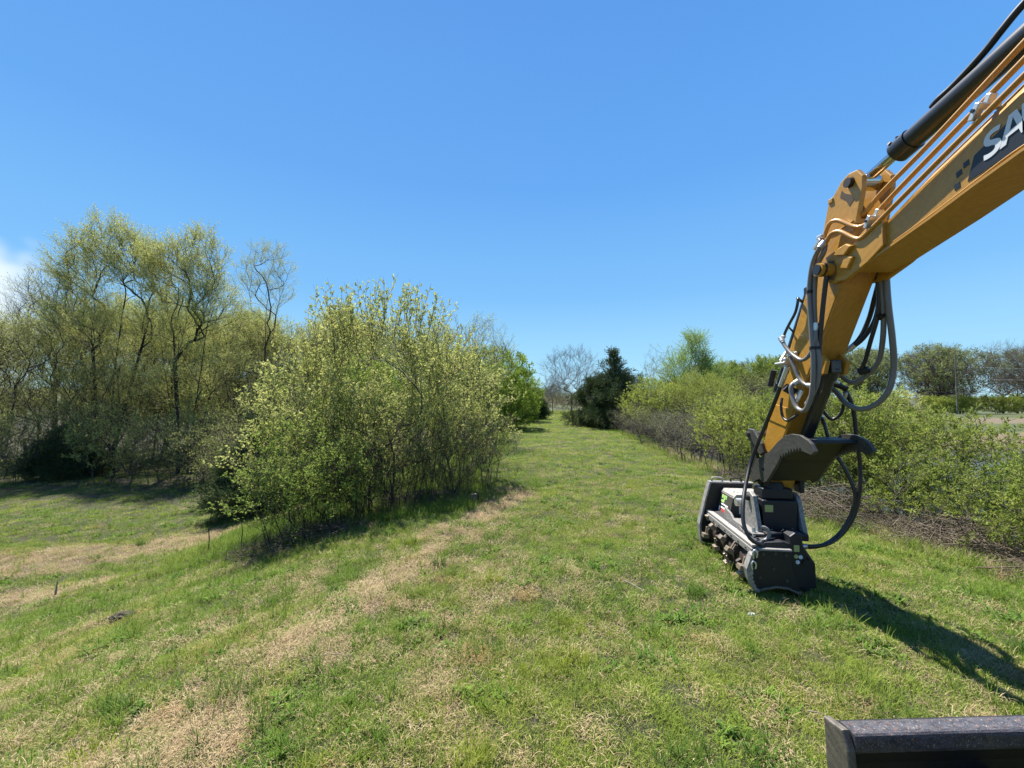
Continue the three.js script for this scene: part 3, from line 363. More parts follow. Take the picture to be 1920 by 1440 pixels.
  for (const [src, x, z, t, k] of [[b1, 6.9, -17.4, 1, 1.0], [b1, 7.0, -20.2, 2, 1.0], [b1, 7.5, -24.6, 4, 1.1], [b3, 8.9, -21.0, 3, 0.9], [b2, 13.2, -25.6, 5, 1.25], [b3, 12.6, -17.2, 0.4, 1.0], [b1, 8.9, -13.9, 2.6, 1.1], [b3, 16.5, -28, 1.3, 1.4], [b1, 8.5, -28.3, 3.5, 1.2], [b2, 19.3, -33, 2.3, 1.55], [b3, 9.2, -24.4, 4.1, 1.0], [b3, 20.5, -36, 3.1, 1.7], [b1, 9.0, -30.0, 0.9, 1.3], [b3, 15.8, -19.6, 2.2, 1.0]]) copyPlant(src, 'grey twiggy brush in the belt between mown way and pond', x, z, t, k, 'grey brush belt between the mown way and the pond');
  // close bushes on the pond bank
  const G = 'leafy willow bushes on the pond bank';
  const bank = (o) => leafy({ spray: 'blade', ...MID, bark: BARK.brown, a: [0.17, 0.23, 0.04], b: [0.30, 0.345, 0.075], scale: [0.7, 1.15], extra: 0.35, bias: [0, 0.5, 0], tip: 0.0045, ...o });
  plant('willow_bush', 'large leafy willow bush on the pond bank right of the arm and hoses', 'bush', G, 8.3, -8.3, 61, bank({ roots: ring(R, 16, 1.2, 0.9, 0.2, 0.5, 1.1), crown: [[0, 1.35, 0, 1.8, 0.95, 1.3, 430], [-0.7, 2.15, 0, 0.9, 0.55, 0.9, 70], [0, 0.7, 0.2, 1.7, 0.6, 1.2, 150]] }));
  plant('willow_bush', 'leafy willow bush on the pond bank directly behind the thumb', 'bush', G, 7.2, -9.6, 62, bank({ roots: ring(R, 13, 0.9, 0.9, 0.2, 0.5, 1.1), crown: [[0, 1.6, 0, 1.45, 1.15, 1.2, 420], [0, 0.7, 0, 1.4, 0.5, 1.1, 130]] }));
  plant('willow_bush', 'shadier willow bush at the picture edge over the pond water', 'bush', G, 8.6, -6.4, 63, bank({ roots: ring(R, 10, 0.8, 0.6, 0.2, 0.4, 0.9), crown: [[0, 1.0, 0, 1.3, 0.75, 0.9, 230], [0, 0.5, 0, 1.3, 0.45, 0.9, 120]], a: [0.11, 0.18, 0.03], b: [0.19, 0.25, 0.05] }));
  plant('willow_bush', 'tall yellow-green willow bush behind the hanging hose loop', 'bush', G, 13.2, -14.3, 64, bank({ spray: 'round', roots: ring(R, 9, 0.7, 0.7, 0.15, 0.9, 1.6), crown: [[0, 2.9, 0, 1.3, 1.4, 1.2, 200]], ...YG }));
  plant('willow_bush', 'small sparse willow bush low on the bank at the picture corner', 'bush', G, 7.5, -5.1, 65, bank({ roots: ring(R, 9, 0.5, 0.5, 0.2, 0.3, 0.7), crown: [[0, 0.8, 0, 0.9, 0.65, 0.7, 170]], leafy: 0.7, clearMin: 0.1 }));
  plant('willow_bush', 'willow bush on the bank between the thumb bush and the roadside shrub', 'bush', G, 7.6, -11.8, 66, bank({ roots: ring(R, 10, 0.8, 0.8, 0.2, 0.4, 0.9), crown: [[0, 1.5, 0, 1.2, 0.95, 1.1, 230]] }));
  for (const [x, z, s, l] of [[6.5, -8.6, 81, 'small leafy willow bush at the grass edge behind the thumb'], [6.9, -6.9, 82, 'small leafy willow bush rooted among the dead sticks below the large one'], [6.9, -5.5, 83, 'small leafy willow bush among the dry stalks near the picture corner'], [6.4, -10.9, 84, 'small leafy willow bush at the grass edge by the roadside shrub']]) plant('willow_bush', l, 'bush', G, x, z, s, bank({ roots: ring(R, 10, 0.5, 0.5, 0.2, 0.3, 0.6), clearMin: 0.1, crown: [[0, 0.75, 0, 0.75, 0.6, 0.65, 120]], leafy: 0.85, scale: [0.55, 0.9] }));
  // trees across the fields
  const ft = (o) => ({ spray: 'round', bark: BARK.dark, tip: 0.014, wander: 0.12, stiff: 0.8, rise: 1, step: 0.9, clearMin: 1.5, extra: 0.3, trunkR: 0.08, bias: [0, 0.3, 0], scale: [2.0, 3.2], ...o });
  const t1 = plant('field_tree', 'green tree in front of the far tree line beside the raised arm', 'tree', null, 38, -60, 71, ft({ roots: [[0, 0, 0, 0, 2]], crown: [[0, 5.3, 0, 3.4, 3.6, 3.2, 360]], ...MID, scale: [1.7, 2.7] }));
  const t2 = plant('field_tree', 'wide bare-limbed tree of the far tree line, at the picture edge', 'tree', null, 104, -86, 72, ft({ spray: 'bare', bark: BARK.grey, roots: [[0, 0, 0, 0, 3], [1, 0, 0.2, 0, 2.6], [-1, 0.3, -0.2, 0, 2.6]], crown: [[0, 10, 0, 6.5, 4.8, 5, 420], [0, 5.4, 0, 6.5, 1.8, 5, 110]], scale: [2.0, 3.0] }));
  const t3 = plant('field_tree', 'green-topped spreading tree of the far tree line beside the utility pole', 'tree', null, 88, -84, 73, ft({ spray: 'round', leafy: 0.3, roots: [[0, 0, 0.1, 0, 2.4], [0.8, 0, 0.25, 0, 2.2]], crown: [[0, 10, 0, 6.0, 4.2, 5, 460], [0, 6, 0, 6, 2.2, 5, 160]], scale: [2.2, 3.4], a: [0.22, 0.26, 0.10], b: [0.32, 0.35, 0.15] }));
  const rows = [[t3, 71.5, -84, 5.2, 0.95], [t2, 91.5, -88, 4.1, 1.0], [t3, 99, -95, 2.4, 1.05], [t3, 81, -90, 0.5, 1.0], [t2, 59, -98, 3.3, 0.9], [t3, 107, -97, 5.7, 1.1], [t2, 113, -86, 2.8, 1.0], [t3, 76, -88, 1.2, 0.95], [t3, 70, -92, 2.2, 0.95], [t3, 63, -95, 3.1, 0.9], [t2, 96, -92, 3.0, 1.0], [t3, 112, -90, 4.2, 1.0], [t3, 82, -96, 5.1, 1.0], [t3, 55, -100, 0.7, 0.9], [t2, 120, -94, 1.0, 1.05], [t3, 48, -104, 4.4, 0.9]];
  for (const [src, x, z, t, k] of rows) copyPlant(src, 'tree in the far tree line across the field', x, z, t, k, 'trees of the far tree line');
  for (const [x, z, t, k] of [[33.5, -62, 1, 0.85], [42.5, -64, 2, 0.95], [29.5, -58, 3, 0.62], [46.5, -70, 4, 1.0], [26, -56, 5, 0.6], [22.5, -52, 0.3, 0.5], [36, -68, 2.5, 1.0]]) copyPlant(t1, 'green tree in the row between bright willow and far tree line', x, z, t, k, 'green trees at the field end');
  const hb = plant('hedge_bush', 'green bush at the foot of the far tree line beside the utility pole', 'bush', null, 84, -80, 74, ft({ roots: ring(R, 5, 1.5, 1, 0.2, 0.4, 1), clearMin: 0.3, stemName: 'stems', crown: [[0, 1.6, 0, 3.4, 1.5, 2, 170]], ...LIME, scale: [1.4, 2.2] }));
  for (let k = 0; k < 10; k++) copyPlant(hb, 'hedge bush along the foot of the far tree line', 58 + k * 6.3 + R() * 2, -84 - R() * 6, R() * 6, 0.8 + R() * 0.5, 'hedge bushes of the far tree line');
  // wooded hill beyond the end of the way
  const ht = plant('hill_tree', 'brownish budding tree of the wooded rise beyond the mown way', 'tree', 'trees on the far rise', 14, -150, 75, ft({ spray: 'sparse', roots: [[0, 0, 0, 0, 0.8]], clearMin: 0.5, crown: [[0, 3.4, 0, 4.8, 3, 4, 180]], scale: [3, 5], a: [0.15, 0.15, 0.06], b: [0.24, 0.23, 0.1] }));
  for (let k = 0; k < 34; k++) copyPlant(ht, 'brownish budding tree of the wooded rise beyond the mown way', -60 + k * 7.4 + R() * 5, -150 - R() * 40, R() * 6, 0.8 + R() * 0.6, 'trees on the far rise');
}

{ // things alike that stand in a row are told apart by their place in it
  const W = ['first', 'second', 'third', 'fourth', 'fifth', 'sixth', 'seventh', 'eighth', 'ninth', 'tenth', 'eleventh', 'twelfth', 'thirteenth', 'fourteenth', 'fifteenth', 'sixteenth'];
  for (const [group, say] of [['trees of the far tree line', (w) => w + ' tree of the far tree line, counted from the excavator arm outwards'], ['hedge bushes of the far tree line', (w) => w + ' hedge bush under the far tree line, counted from the excavator arm outwards'], ['green trees at the field end', (w) => w + ' green tree behind the pond brush, counted from bright willow to excavator arm'], ['scrub bushes on the skyline', (w) => w + ' brown skyline scrub bush counted from the rounded bush past the bare tree'], ['grey brush belt between the mown way and the pond', (w) => w + ' grey twiggy brush clump of the pond belt, counted from dark cedar to arm']]) {
    const L = scene.children.filter((o) => o.userData.group === group).sort((p, q) => p.position.x / -p.position.z - q.position.x / -q.position.z); L.forEach((o, k) => { o.userData.label = say(W[k]); });
  }
}
// ---------------------------------------------------------------- machine materials
function wearTex(seed, lo, hi, spots) {
  const S = 512, d = new Uint8Array(S * S * 4), R = rngOf(seed), f = new Float32Array(S * S);
  for (let j = 0; j < S; j++) for (let i = 0; i < S; i++) { const a = i / S * 6.2832, b = j / S * 6.2832; f[j * S + i] = 0.5 + 0.28 * noiseA(2 * Math.cos(a) + 3 * Math.cos(b) + seed, 2 * Math.sin(a) + 3 * Math.sin(b)) + 0.2 * noiseB(9 * Math.cos(a) + 8 * Math.sin(b), 9 * Math.sin(a) + 8 * Math.cos(b) + seed) + 0.16 * (R() - 0.5); }
  for (let k = 0; k < spots; k++) { let x = R() * S, y = R() * S; const a = R() * 6.283, L = 3 + R() * 60, v = R() < 0.5 ? 0 : 1; for (let q = 0; q < L; q++) { x += Math.cos(a); y += Math.sin(a); f[((y | 0) & 511) * S + ((x | 0) & 511)] = lerp(f[((y | 0) & 511) * S + ((x | 0) & 511)], v, 0.6); } }
  for (let k = 0; k < S * S; k++) { const t = clamp(f[k]); for (let c = 0; c < 3; c++) d[k * 4 + c] = 255 * lerp(lo[c], hi[c], t); d[k * 4 + 3] = 255; }
  const t = new THREE.DataTexture(d, S, S); t.wrapS = t.wrapT = THREE.RepeatWrapping; t.magFilter = THREE.LinearFilter; t.minFilter = THREE.LinearMipmapLinearFilter; t.generateMipmaps = true; t.colorSpace = THREE.SRGBColorSpace; t.needsUpdate = true; return t;
}
const wearA = wearTex(3, [0.86, 0.83, 0.78], [1, 1, 1], 110), wearB = wearTex(9, [0.62, 0.61, 0.60], [1, 0.98, 0.95], 260);
const P = (c, roughness, o = {}) => new THREE.MeshPhysicalMaterial({ color: lin(...c), roughness, ...o });
const M = {
  yellow: P([0.46, 0.24, 0.03], 0.42, { map: wearA, clearcoat: 0.25, clearcoatRoughness: 0.3 }),
  pipe: P([0.43, 0.215, 0.04], 0.38, { map: wearA, clearcoat: 0.3, clearcoatRoughness: 0.25 }),
  black: P([0.013, 0.014, 0.017], 0.32, { clearcoat: 0.3, clearcoatRoughness: 0.2 }),
  flat: P([0.011, 0.011, 0.013], 0.6, { map: wearB }),
  steel: P([0.085, 0.085, 0.082], 0.55, { map: wearB, metalness: 0.2 }),
  worn: P([0.20, 0.185, 0.165], 0.5, { map: wearB, metalness: 0.35 }),
  grey: P([0.30, 0.30, 0.305], 0.5, { map: wearB }),
  paleGrey: P([0.46, 0.45, 0.44], 0.5, { map: wearB }),
  navy: P([0.007, 0.010, 0.018], 0.5, { map: wearB }),
  rubber: P([0.016, 0.016, 0.017], 0.42),
  greyHose: P([0.13, 0.125, 0.12], 0.36),
  chrome: P([0.62, 0.62, 0.60], 0.16, { metalness: 1 }),
  zinc: P([0.55, 0.55, 0.53], 0.38, { metalness: 0.75 }),
  tooth: P([0.40, 0.34, 0.27], 0.42, { map: wearB, metalness: 0.5 }),
  drum: P([0.05, 0.034, 0.028], 0.6, { map: wearB }),
  white: P([0.72, 0.72, 0.70], 0.5), letter: P([0.62, 0.64, 0.66], 0.4), decalBlack: P([0.014, 0.016, 0.02], 0.35), red: P([0.5, 0.07, 0.05], 0.5), green: P([0.33, 0.55, 0.16], 0.5), orange: P([0.75, 0.25, 0.06], 0.5), olive: P([0.3, 0.32, 0.12], 0.5), paleBlue: P([0.42, 0.5, 0.58], 0.5),
};
let ORIGIN = V();
function part(parent, name, geo, mat, label) { const m = new THREE.Mesh(Array.isArray(geo) ? mergeGeometries(geo.map((g) => { g = g.index ? g.toNonIndexed() : g; for (const k of Object.keys(g.attributes)) if (!['position', 'normal', 'uv'].includes(k)) g.deleteAttribute(k); return g; })) : geo, mat); m.name = name; if (!parent.isMesh) m.position.copy(ORIGIN).negate(); m.castShadow = m.receiveShadow = true; if (label) m.userData.label = label; parent.add(m); return m; }
const rbox = (x0, x1, y0, y1, z0, z1, r = 0.008) => new RoundedBoxGeometry(Math.abs(x1 - x0), Math.abs(y1 - y0), Math.abs(z1 - z0), 2, Math.min(r, Math.abs(x1 - x0) / 2.2, Math.abs(y1 - y0) / 2.2, Math.abs(z1 - z0) / 2.2)).translate((x0 + x1) / 2, (y0 + y1) / 2, (z0 + z1) / 2);
function slab(pts, x0, x1, bevel = 0.006, holes = []) {                 // outline in (z, y), thickness along x
  const s = new THREE.Shape(pts.map(([z, y]) => new THREE.Vector2(-z, y)));
  for (const [z, y, r] of holes) { const h = new THREE.Path(); h.absarc(-z, y, r, 0, Math.PI * 2, true); s.holes.push(h); }
  const t = Math.abs(x1 - x0); bevel = Math.min(bevel, t * 0.4);
  return new THREE.ExtrudeGeometry(s, { depth: t - 2 * bevel, bevelEnabled: bevel > 0, bevelThickness: bevel, bevelSize: bevel, bevelOffset: -bevel, bevelSegments: 2, curveSegments: 20 }).rotateY(Math.PI / 2).translate(Math.min(x0, x1) + bevel, 0, 0);
}
function slabZ(pts, z0, z1, bevel = 0.006, holes = []) {                // outline in (x, y), thickness along z
  const s = new THREE.Shape(pts.map(([x, y]) => new THREE.Vector2(x, y)));
  for (const h of holes) s.holes.push(new THREE.Path(h.map(([x, y]) => new THREE.Vector2(x, y))));
  const t = Math.abs(z1 - z0); bevel = Math.min(bevel, t * 0.4);
  return new THREE.ExtrudeGeometry(s, { depth: t - 2 * bevel, bevelEnabled: bevel > 0, bevelThickness: bevel, bevelSize: bevel, bevelOffset: -bevel, bevelSegments: 2, curveSegments: 16 }).translate(0, 0, Math.min(z0, z1) + bevel);
}
function rod(a, b, r, r2 = r, seg = 20) { const A = V(...a), B = V(...b), d = B.clone().sub(A), g = new THREE.CylinderGeometry(r2, r, d.length(), seg); g.applyQuaternion(new THREE.Quaternion().setFromUnitVectors(UP, d.normalize())); return g.translate((a[0] + b[0]) / 2, (a[1] + b[1]) / 2, (a[2] + b[2]) / 2); }
function hose(pts, r, seg = 64, sides = 10) { return new THREE.TubeGeometry(new THREE.CatmullRomCurve3(pts.map((p) => V(...p)), false, 'centripetal'), seg, r, sides); }
function loft(stations, ring) {                                          // stations -> closed rings of points, flat faces
  const p = [], R = stations.map(ring), uv = [], n = R[0].length; let along = 0;
  for (let k = 0; k < R.length - 1; k++) { const L = Math.hypot(R[k + 1][0][0] - R[k][0][0], R[k + 1][0][1] - R[k][0][1], R[k + 1][0][2] - R[k][0][2]); for (let i = 0; i < n; i++) { const a = R[k][i], b = R[k][(i + 1) % n], c = R[k + 1][i], d = R[k + 1][(i + 1) % n]; p.push(...a, ...c, ...b, ...b, ...c, ...d); const u0 = i * 0.3, u1 = u0 + 0.3; uv.push(u0, along, u0, along + L, u1, along, u1, along, u0, along + L, u1, along + L); } along += L; }
  for (const [q, flip] of [[R[0], true], [R[R.length - 1], false]]) for (let i = 1; i < n - 1; i++) { const t = flip ? [q[0], q[i], q[i + 1]] : [q[0], q[i + 1], q[i]]; p.push(...t[0], ...t[1], ...t[2]); uv.push(0, 0, 0.2, 0, 0.2, 0.2); }
  const g = new THREE.BufferGeometry(); g.setAttribute('position', new THREE.Float32BufferAttribute(p, 3)); g.setAttribute('uv', new THREE.Float32BufferAttribute(uv, 2)); g.computeVertexNormals(); return g;
}
function crimps(h, pts, r) { for (const [p, q] of [[pts[0], pts[1]], [pts[pts.length - 1], pts[pts.length - 2]]]) { const A = V(...p), d = V(...q).sub(A).normalize(), e = A.clone().addScaledVector(d, 0.055), f = A.clone().addScaledVector(d, 0.075); part(h, 'crimp_fitting', [rod(A.toArray(), e.toArray(), r * 1.32, r * 1.32, 14), rod(e.toArray(), f.toArray(), r * 1.16, r * 1.16, 14)], M.zinc); } return h; }
const font = await new FontLoader().loadAsync('fonts/droid/droid_sans_bold.typeface.json');
function text(str, size, depth, o, u, v) { const g = new TextGeometry(str, { font, size, depth, curveSegments: 6 }); const U = V(...u).normalize(), W = V(...v).normalize(), N = V().crossVectors(U, W); return g.applyMatrix4(new THREE.Matrix4().makeBasis(U, W, N).setPosition(V(...o))); }

// ---------------------------------------------------------------- the excavator: boom, arm, thumb, hoses, dozer blade, undercarriage
{
  ORIGIN = V(2.65, 0, 0.4);
  const ex = thing('excavator', 'yellow compact excavator reaching in from the side with raised boom, arm and dozer blade', 'excavator', [2.65, 0, 0.4]);
  const XL = 3.05, XR = 3.39, XC = 3.22;
  const st = [[-3.56, 3.25, 3.46], [-3.40, 3.29, 3.54], [-2.897, 3.43, 3.81], [-2.6, 3.525, 3.94], [-2.357, 3.595, 4.05], [-1.7, 3.66, 4.22], [-1.15, 3.55, 4.25], [-0.55, 3.05, 3.9], [0.05, 2.2, 3.0], [0.55, 1.35, 1.85]];
  const boom = part(ex, 'boom', [loft(st, ([z, b, t]) => { const c = 0.26 * (t - b); return [[XL, b, z], [XL, t - c, z], [XL + 0.075, t, z], [XR - 0.075, t, z], [XR, t - c, z], [XR, b, z]]; }),
    loft(st, ([z, b]) => [[XL - 0.014, b - 0.016, z], [XL - 0.014, b + 0.003, z], [XR + 0.014, b + 0.003, z], [XR + 0.014, b - 0.016, z]]),
    slab([[-3.25, 3.585], [-3.42, 3.56], [-3.60, 3.46], [-3.72, 3.50], [-3.86, 3.47], [-3.93, 3.37], [-3.90, 3.26], [-3.80, 3.20], [-3.62, 3.19], [-3.40, 3.27], [-3.25, 3.36]], 3.022, 3.06, 0.008), slab([[-3.25, 3.585], [-3.42, 3.56], [-3.60, 3.46], [-3.72, 3.50], [-3.86, 3.47], [-3.93, 3.37], [-3.90, 3.26], [-3.80, 3.20], [-3.62, 3.19], [-3.40, 3.27], [-3.25, 3.36]], 3.38, 3.418, 0.008)], M.yellow);
  part(boom, 'weld_rib', [slab([[-3.72, 3.44], [-3.60, 3.40], [-3.52, 3.46], [-3.58, 3.50], [-3.66, 3.49]], 2.985, 3.026, 0.01), slab([[-3.66, 3.30], [-3.58, 3.27], [-3.52, 3.36], [-3.60, 3.40]], 2.995, 3.026, 0.01)], M.yellow);
  part(boom, 'hinge_pin', [rod([2.90, 3.335, -3.8], [3.03, 3.335, -3.8], 0.062, 0.062, 24)], M.yellow);
  part(boom, 'pin_cap', [rod([2.885, 3.335, -3.8], [2.902, 3.335, -3.8], 0.048, 0.048, 24), rod([2.93, 3.335, -3.8], [2.95, 3.335, -3.8], 0.066, 0.066, 24)], M.black);
  // decal and lettering on the side of the boom
  const slope = Math.atan2(0.31, 1.0), D = (z0, y0, a, b) => [z0 + a * Math.cos(slope) - b * Math.sin(slope), y0 + a * Math.sin(slope) + b * Math.cos(slope)];
  const decal = part(boom, 'decal_panel', slab([[-2.655, 3.56], [-2.30, 3.628], [-1.75, 3.70], [-1.30, 3.68], [-1.22, 3.98], [-1.72, 4.05], [-2.32, 3.86], [-2.61, 3.71]], XL - 0.003, XL + 0.002, 0), M.decalBlack);
  for (const [z, y] of [[-2.655, 3.665], [-2.70, 3.625], [-2.715, 3.545]]) part(boom, 'decal_square', slab([D(z, y, -0.02, 0), D(z, y, 0.016, 0), D(z, y, 0.024, 0.036), D(z, y, -0.012, 0.036)], XL - 0.003, XL + 0.002, 0), M.decalBlack);
  const tu = [0, Math.sin(slope), Math.cos(slope)], tv = [0, Math.cos(slope * 0.62), -Math.sin(slope * 0.62) + 0.2];
  let adv = 0; for (const ch of 'SANY') { part(boom, 'letter', text(ch, 0.165, 0.003, [XL - 0.0035, 3.632 + adv * tu[1], -2.565 + adv * tu[2]], tu, tv), M.letter); adv += 0.1; }
  // steel pipes along the boom and their clamps
  const ext = (a, b, k) => a.map((v, i) => v + (a[i] - b[i]) * k);
  const T1 = [[3.12, 4.276, -2.386], [3.12, 3.996, -2.995], [3.12, 3.83, -3.39], [3.12, 3.752, -3.52], [3.12, 3.752, -3.62], [3.12, 3.735, -3.70]];
  const T2 = [[3.08, 4.145, -2.359], [3.08, 3.69, -3.34], [3.08, 3.637, -3.42], [3.07, 3.63, -3.53], [3.03, 3.775, -3.72], [3.02, 3.78, -3.78], [3.01, 3.66, -3.86]];
  const T3 = [[3.02, 4.011, -2.317], [3.02, 3.79, -2.805], [3.02, 3.565, -3.29], [3.02, 3.53, -3.37], [3.02, 3.50, -3.47], [3.00, 3.645, -3.66], [2.99, 3.655, -3.73], [2.97, 3.575, -3.80]];
  for (const t of [T1, T2, T3]) part(ex, 'hydraulic_pipe', hose([ext(t[0], t[1], 1.1), t[0], ...t.slice(1)], 0.019, 90, 10), M.pipe);
  for (const [y, z, a] of [[3.60, -3.37, 0.42], [3.965, -2.56, 0.42]]) {
    part(ex, 'pipe_clamp', [rbox(2.995, 3.045, -0.052, 0.052, -0.016, 0.016, 0.006).rotateX(0.5).translate(0, y + 0.005, z), rbox(3.0, 3.14, -0.018, 0.018, -0.02, 0.02, 0.005).rotateX(0.5).translate(0, y + 0.03, z + 0.015), rbox(3.05, 3.10, -0.03, 0.03, -0.016, 0.016, 0.006).rotateX(0.5).translate(0, y + 0.07, z + 0.03)], M.zinc);
    part(ex, 'clamp_bolt', [rod([2.985, y + 0.012, z], [3.0, y + 0.012, z], 0.012, 0.012, 6)], M.black);
  }
  part(ex, 'pipe_clamp', [rbox(2.93, 3.03, -0.055, 0.055, -0.018, 0.018, 0.006).rotateX(0.9).translate(0, 3.60, -3.85), rbox(2.94, 2.98, -0.018, 0.018, -0.03, 0.03, 0.006).translate(0, 3.66, -3.83)], M.zinc);
  // arm: a box beam with two ears above the elbow
  const front = [[-3.97, 3.70], [-4.17, 3.26], [-4.86, 1.85], [-5.02, 1.44], [-5.06, 1.16]], back = [[-4.90, 1.03], [-4.67, 1.56], [-4.04, 2.63], [-3.68, 3.3], [-3.56, 3.72]];
  const arm = part(ex, 'arm', [slab([...front, ...back], 3.07, 3.37, 0.012), ...[[3.072, 3.115], [3.325, 3.368]].map(([a, b]) => slab([[-3.965, 3.68], [-3.86, 4.02], [-3.80, 4.05], [-3.70, 4.14], [-3.62, 4.165], [-3.53, 4.15], [-3.475, 4.07], [-3.48, 3.97], [-3.56, 3.68]], a, b, 0.008, [[-3.60, 4.07, 0.04]]))], M.yellow);
  part(arm, 'ear_plate', [slab([[-3.93, 3.73], [-3.85, 4.0], [-3.80, 4.03], [-3.83, 3.72]], 3.116, 3.324, 0.006), rbox(3.06, 3.38, 3.99, 4.035, -3.855, -3.80, 0.008)], M.yellow);
  part(arm, 'ear_pin', [rod([3.035, 4.07, -3.60], [3.405, 4.07, -3.60], 0.042, 0.042, 24)], M.flat);
  part(arm, 'wear_plate', [slab([[-4.77, 2.06], [-4.86, 1.87], [-4.55, 1.80], [-4.42, 1.99]], 3.062, 3.072, 0.003)], M.yellow);
  part(arm, 'wrist_pin', [rod([3.0, 1.12, -4.96], [3.44, 1.12, -4.96], 0.045, 0.045, 20)], M.flat);
  const bead = (pts, r = 0.006) => hose(pts, r, pts.length * 10, 6);
  part(boom, 'weld_bead', [bead([[XL - 0.002, 3.30, -3.42], [XL - 0.002, 3.452, -2.88], [XL - 0.002, 3.545, -2.59], [XL - 0.002, 3.615, -2.357], [XL - 0.002, 3.675, -1.7]])], M.yellow); part(boom, 'weld_bead', [bead([[3.02, 3.36, -3.25], [3.02, 3.47, -3.25], [3.02, 3.585, -3.25]])], M.yellow);
  part(arm, 'weld_bead', bead([[3.078, 3.25, -3.70], [3.078, 2.63, -4.033], [3.078, 1.56, -4.663]], 0.005), M.yellow); part(arm, 'weld_bead', bead([[3.066, 3.70, -3.94], [3.066, 3.69, -3.75], [3.066, 3.71, -3.58]], 0.006), M.yellow);
  part(arm, 'grease_smear', [slab([[-3.70, 4.05], [-3.66, 4.0], [-3.60, 3.96], [-3.57, 3.90], [-3.62, 3.86], [-3.655, 3.93], [-3.72, 3.99]], 3.0695, 3.0725, 0)], P([0.10, 0.065, 0.03], 0.3));
  part(boom, 'grease_smear', [slab([[-3.88, 3.28], [-3.82, 3.25], [-3.76, 3.22], [-3.73, 3.26], [-3.72, 3.32], [-3.75, 3.41], [-3.83, 3.43], [-3.885, 3.37]], 3.0195, 3.0225, 0)], P([0.14, 0.085, 0.03], 0.35));
  // arm cylinder along the top of the boom
  const cy = part(ex, 'cylinder_barrel', [rod([XC, 4.172, -3.27], [XC, 4.47, -1.98], 0.083, 0.083, 32), rod([XC, 4.165, -3.30], [XC, 4.195, -3.17], 0.094, 0.094, 32), rod([XC, 4.47, -1.98], [XC, 4.50, -1.86], 0.09, 0.05, 24)], M.black);
  part(cy, 'gland_bolt', [rod([XC - 0.02, 4.255, -3.285], [XC - 0.02, 4.285, -3.28], 0.014), rod([XC - 0.055, 4.22, -3.29], [XC - 0.085, 4.235, -3.29], 0.014)], M.flat);
  part(cy, 'port_block', [rbox(XC - 0.03, XC + 0.03, 4.27, 4.31, -3.02, -2.96, 0.006), rod([XC, 4.30, -2.98], [XC, 4.34, -2.975], 0.016)], M.black);
  part(ex, 'cylinder_rod', [rod([XC, 4.095, -3.62], [XC, 4.175, -3.28], 0.045, 0.045, 28), rod([XC - 0.085, 4.07, -3.60], [XC + 0.085, 4.07, -3.60], 0.068, 0.068, 24)], M.chrome);
  part(ex, 'hydraulic_hose', hose([[XC - 0.02, 4.33, -3.0], [XC - 0.03, 4.345, -2.95], [XC - 0.03, 4.37, -2.84], [XC - 0.03, 4.45, -2.64], [XC - 0.03, 4.51, -2.54], [XC - 0.02, 4.57, -2.45], [XC, 4.66, -2.2], [XC, 4.5, -1.9]], 0.023), M.rubber);
  // bucket cylinder on the front of the arm, its steel tube, links
  part(ex, 'cylinder_barrel', [rod([XC, 3.24, -4.33], [XC, 2.25, -4.86], 0.058, 0.058, 24), rod([XC, 2.30, -4.835], [XC, 2.21, -4.88], 0.068, 0.068, 24), rbox(XC - 0.06, XC + 0.06, 3.20, 3.32, -4.36, -4.24, 0.02)], M.black);
  part(ex, 'cylinder_rod', [rod([XC, 2.25, -4.86], [XC, 1.68, -5.16], 0.032, 0.032, 20)], M.chrome);
  part(ex, 'steel_tube', [hose([[3.17, 3.16, -4.37], [3.06, 3.185, -4.30], [3.03, 3.17, -4.25], [3.02, 3.04, -4.28], [3.02, 2.93, -4.38], [3.02, 2.85, -4.45], [3.01, 2.79, -4.47]], 0.0145), rod([3.02, 2.90, -4.40], [3.16, 2.86, -4.52], 0.010)], M.black);
  for (const x of [2.985, 3.40]) part(ex, 'bucket_link', slab([[-5.16, 1.60], [-5.20, 1.68], [-5.14, 1.74], [-5.04, 1.735], [-4.88, 1.58], [-4.84, 1.48], [-4.92, 1.43], [-5.06, 1.58]], x, x + 0.045, 0.008, [[-5.13, 1.672, 0.024]]), M.steel);
  part(ex, 'link_pin', [rod([2.96, 1.672, -5.13], [3.47, 1.672, -5.13], 0.03, 0.03, 20), rod([2.955, 1.672, -5.13], [2.965, 1.672, -5.13], 0.019, 0.019, 16)], M.steel);
  for (const x of [2.99, 3.405]) part(ex, 'guide_link', slab([[-5.20, 1.66], [-5.12, 1.70], [-5.02, 1.24], [-5.10, 1.14], [-5.17, 1.2]], x + 0.046, x + 0.08, 0.008), M.flat);
  // thumb: two toothed jaws and the web between them
  const teeth = []; { const a = [-4.505, 1.441], b = [-4.157, 1.578], n = 8; for (let k = 0; k < n; k++) { const t0 = k / n, t1 = (k + 0.5) / n; const arc = (t) => 0.02 * Math.sin(t * Math.PI); teeth.push([lerp(a[0], b[0], t0), lerp(a[1], b[1], t0) + arc(t0)]); teeth.push([lerp(a[0], b[0], t1) - 0.004, lerp(a[1], b[1], t1) + 0.042 + arc(t1)]); } teeth.push(b); }
  const jaw = [[-5.074, 1.16], [-5.01, 1.088], [-4.95, 1.13], [-4.88, 1.158], [-4.81, 1.125], [-4.739, 1.161], [-4.533, 1.405], ...teeth, [-4.026, 1.555], [-3.975, 1.60], [-4.02, 1.665], [-4.074, 1.70], [-4.181, 1.739], [-4.307, 1.742], [-4.416, 1.713], [-4.552, 1.618], [-4.687, 1.506], [-4.945, 1.377]];
  part(ex, 'thumb_jaw', slab(jaw, 2.955, 2.99, 0.004, [[-4.80, 1.285, 0.022]]), M.steel);
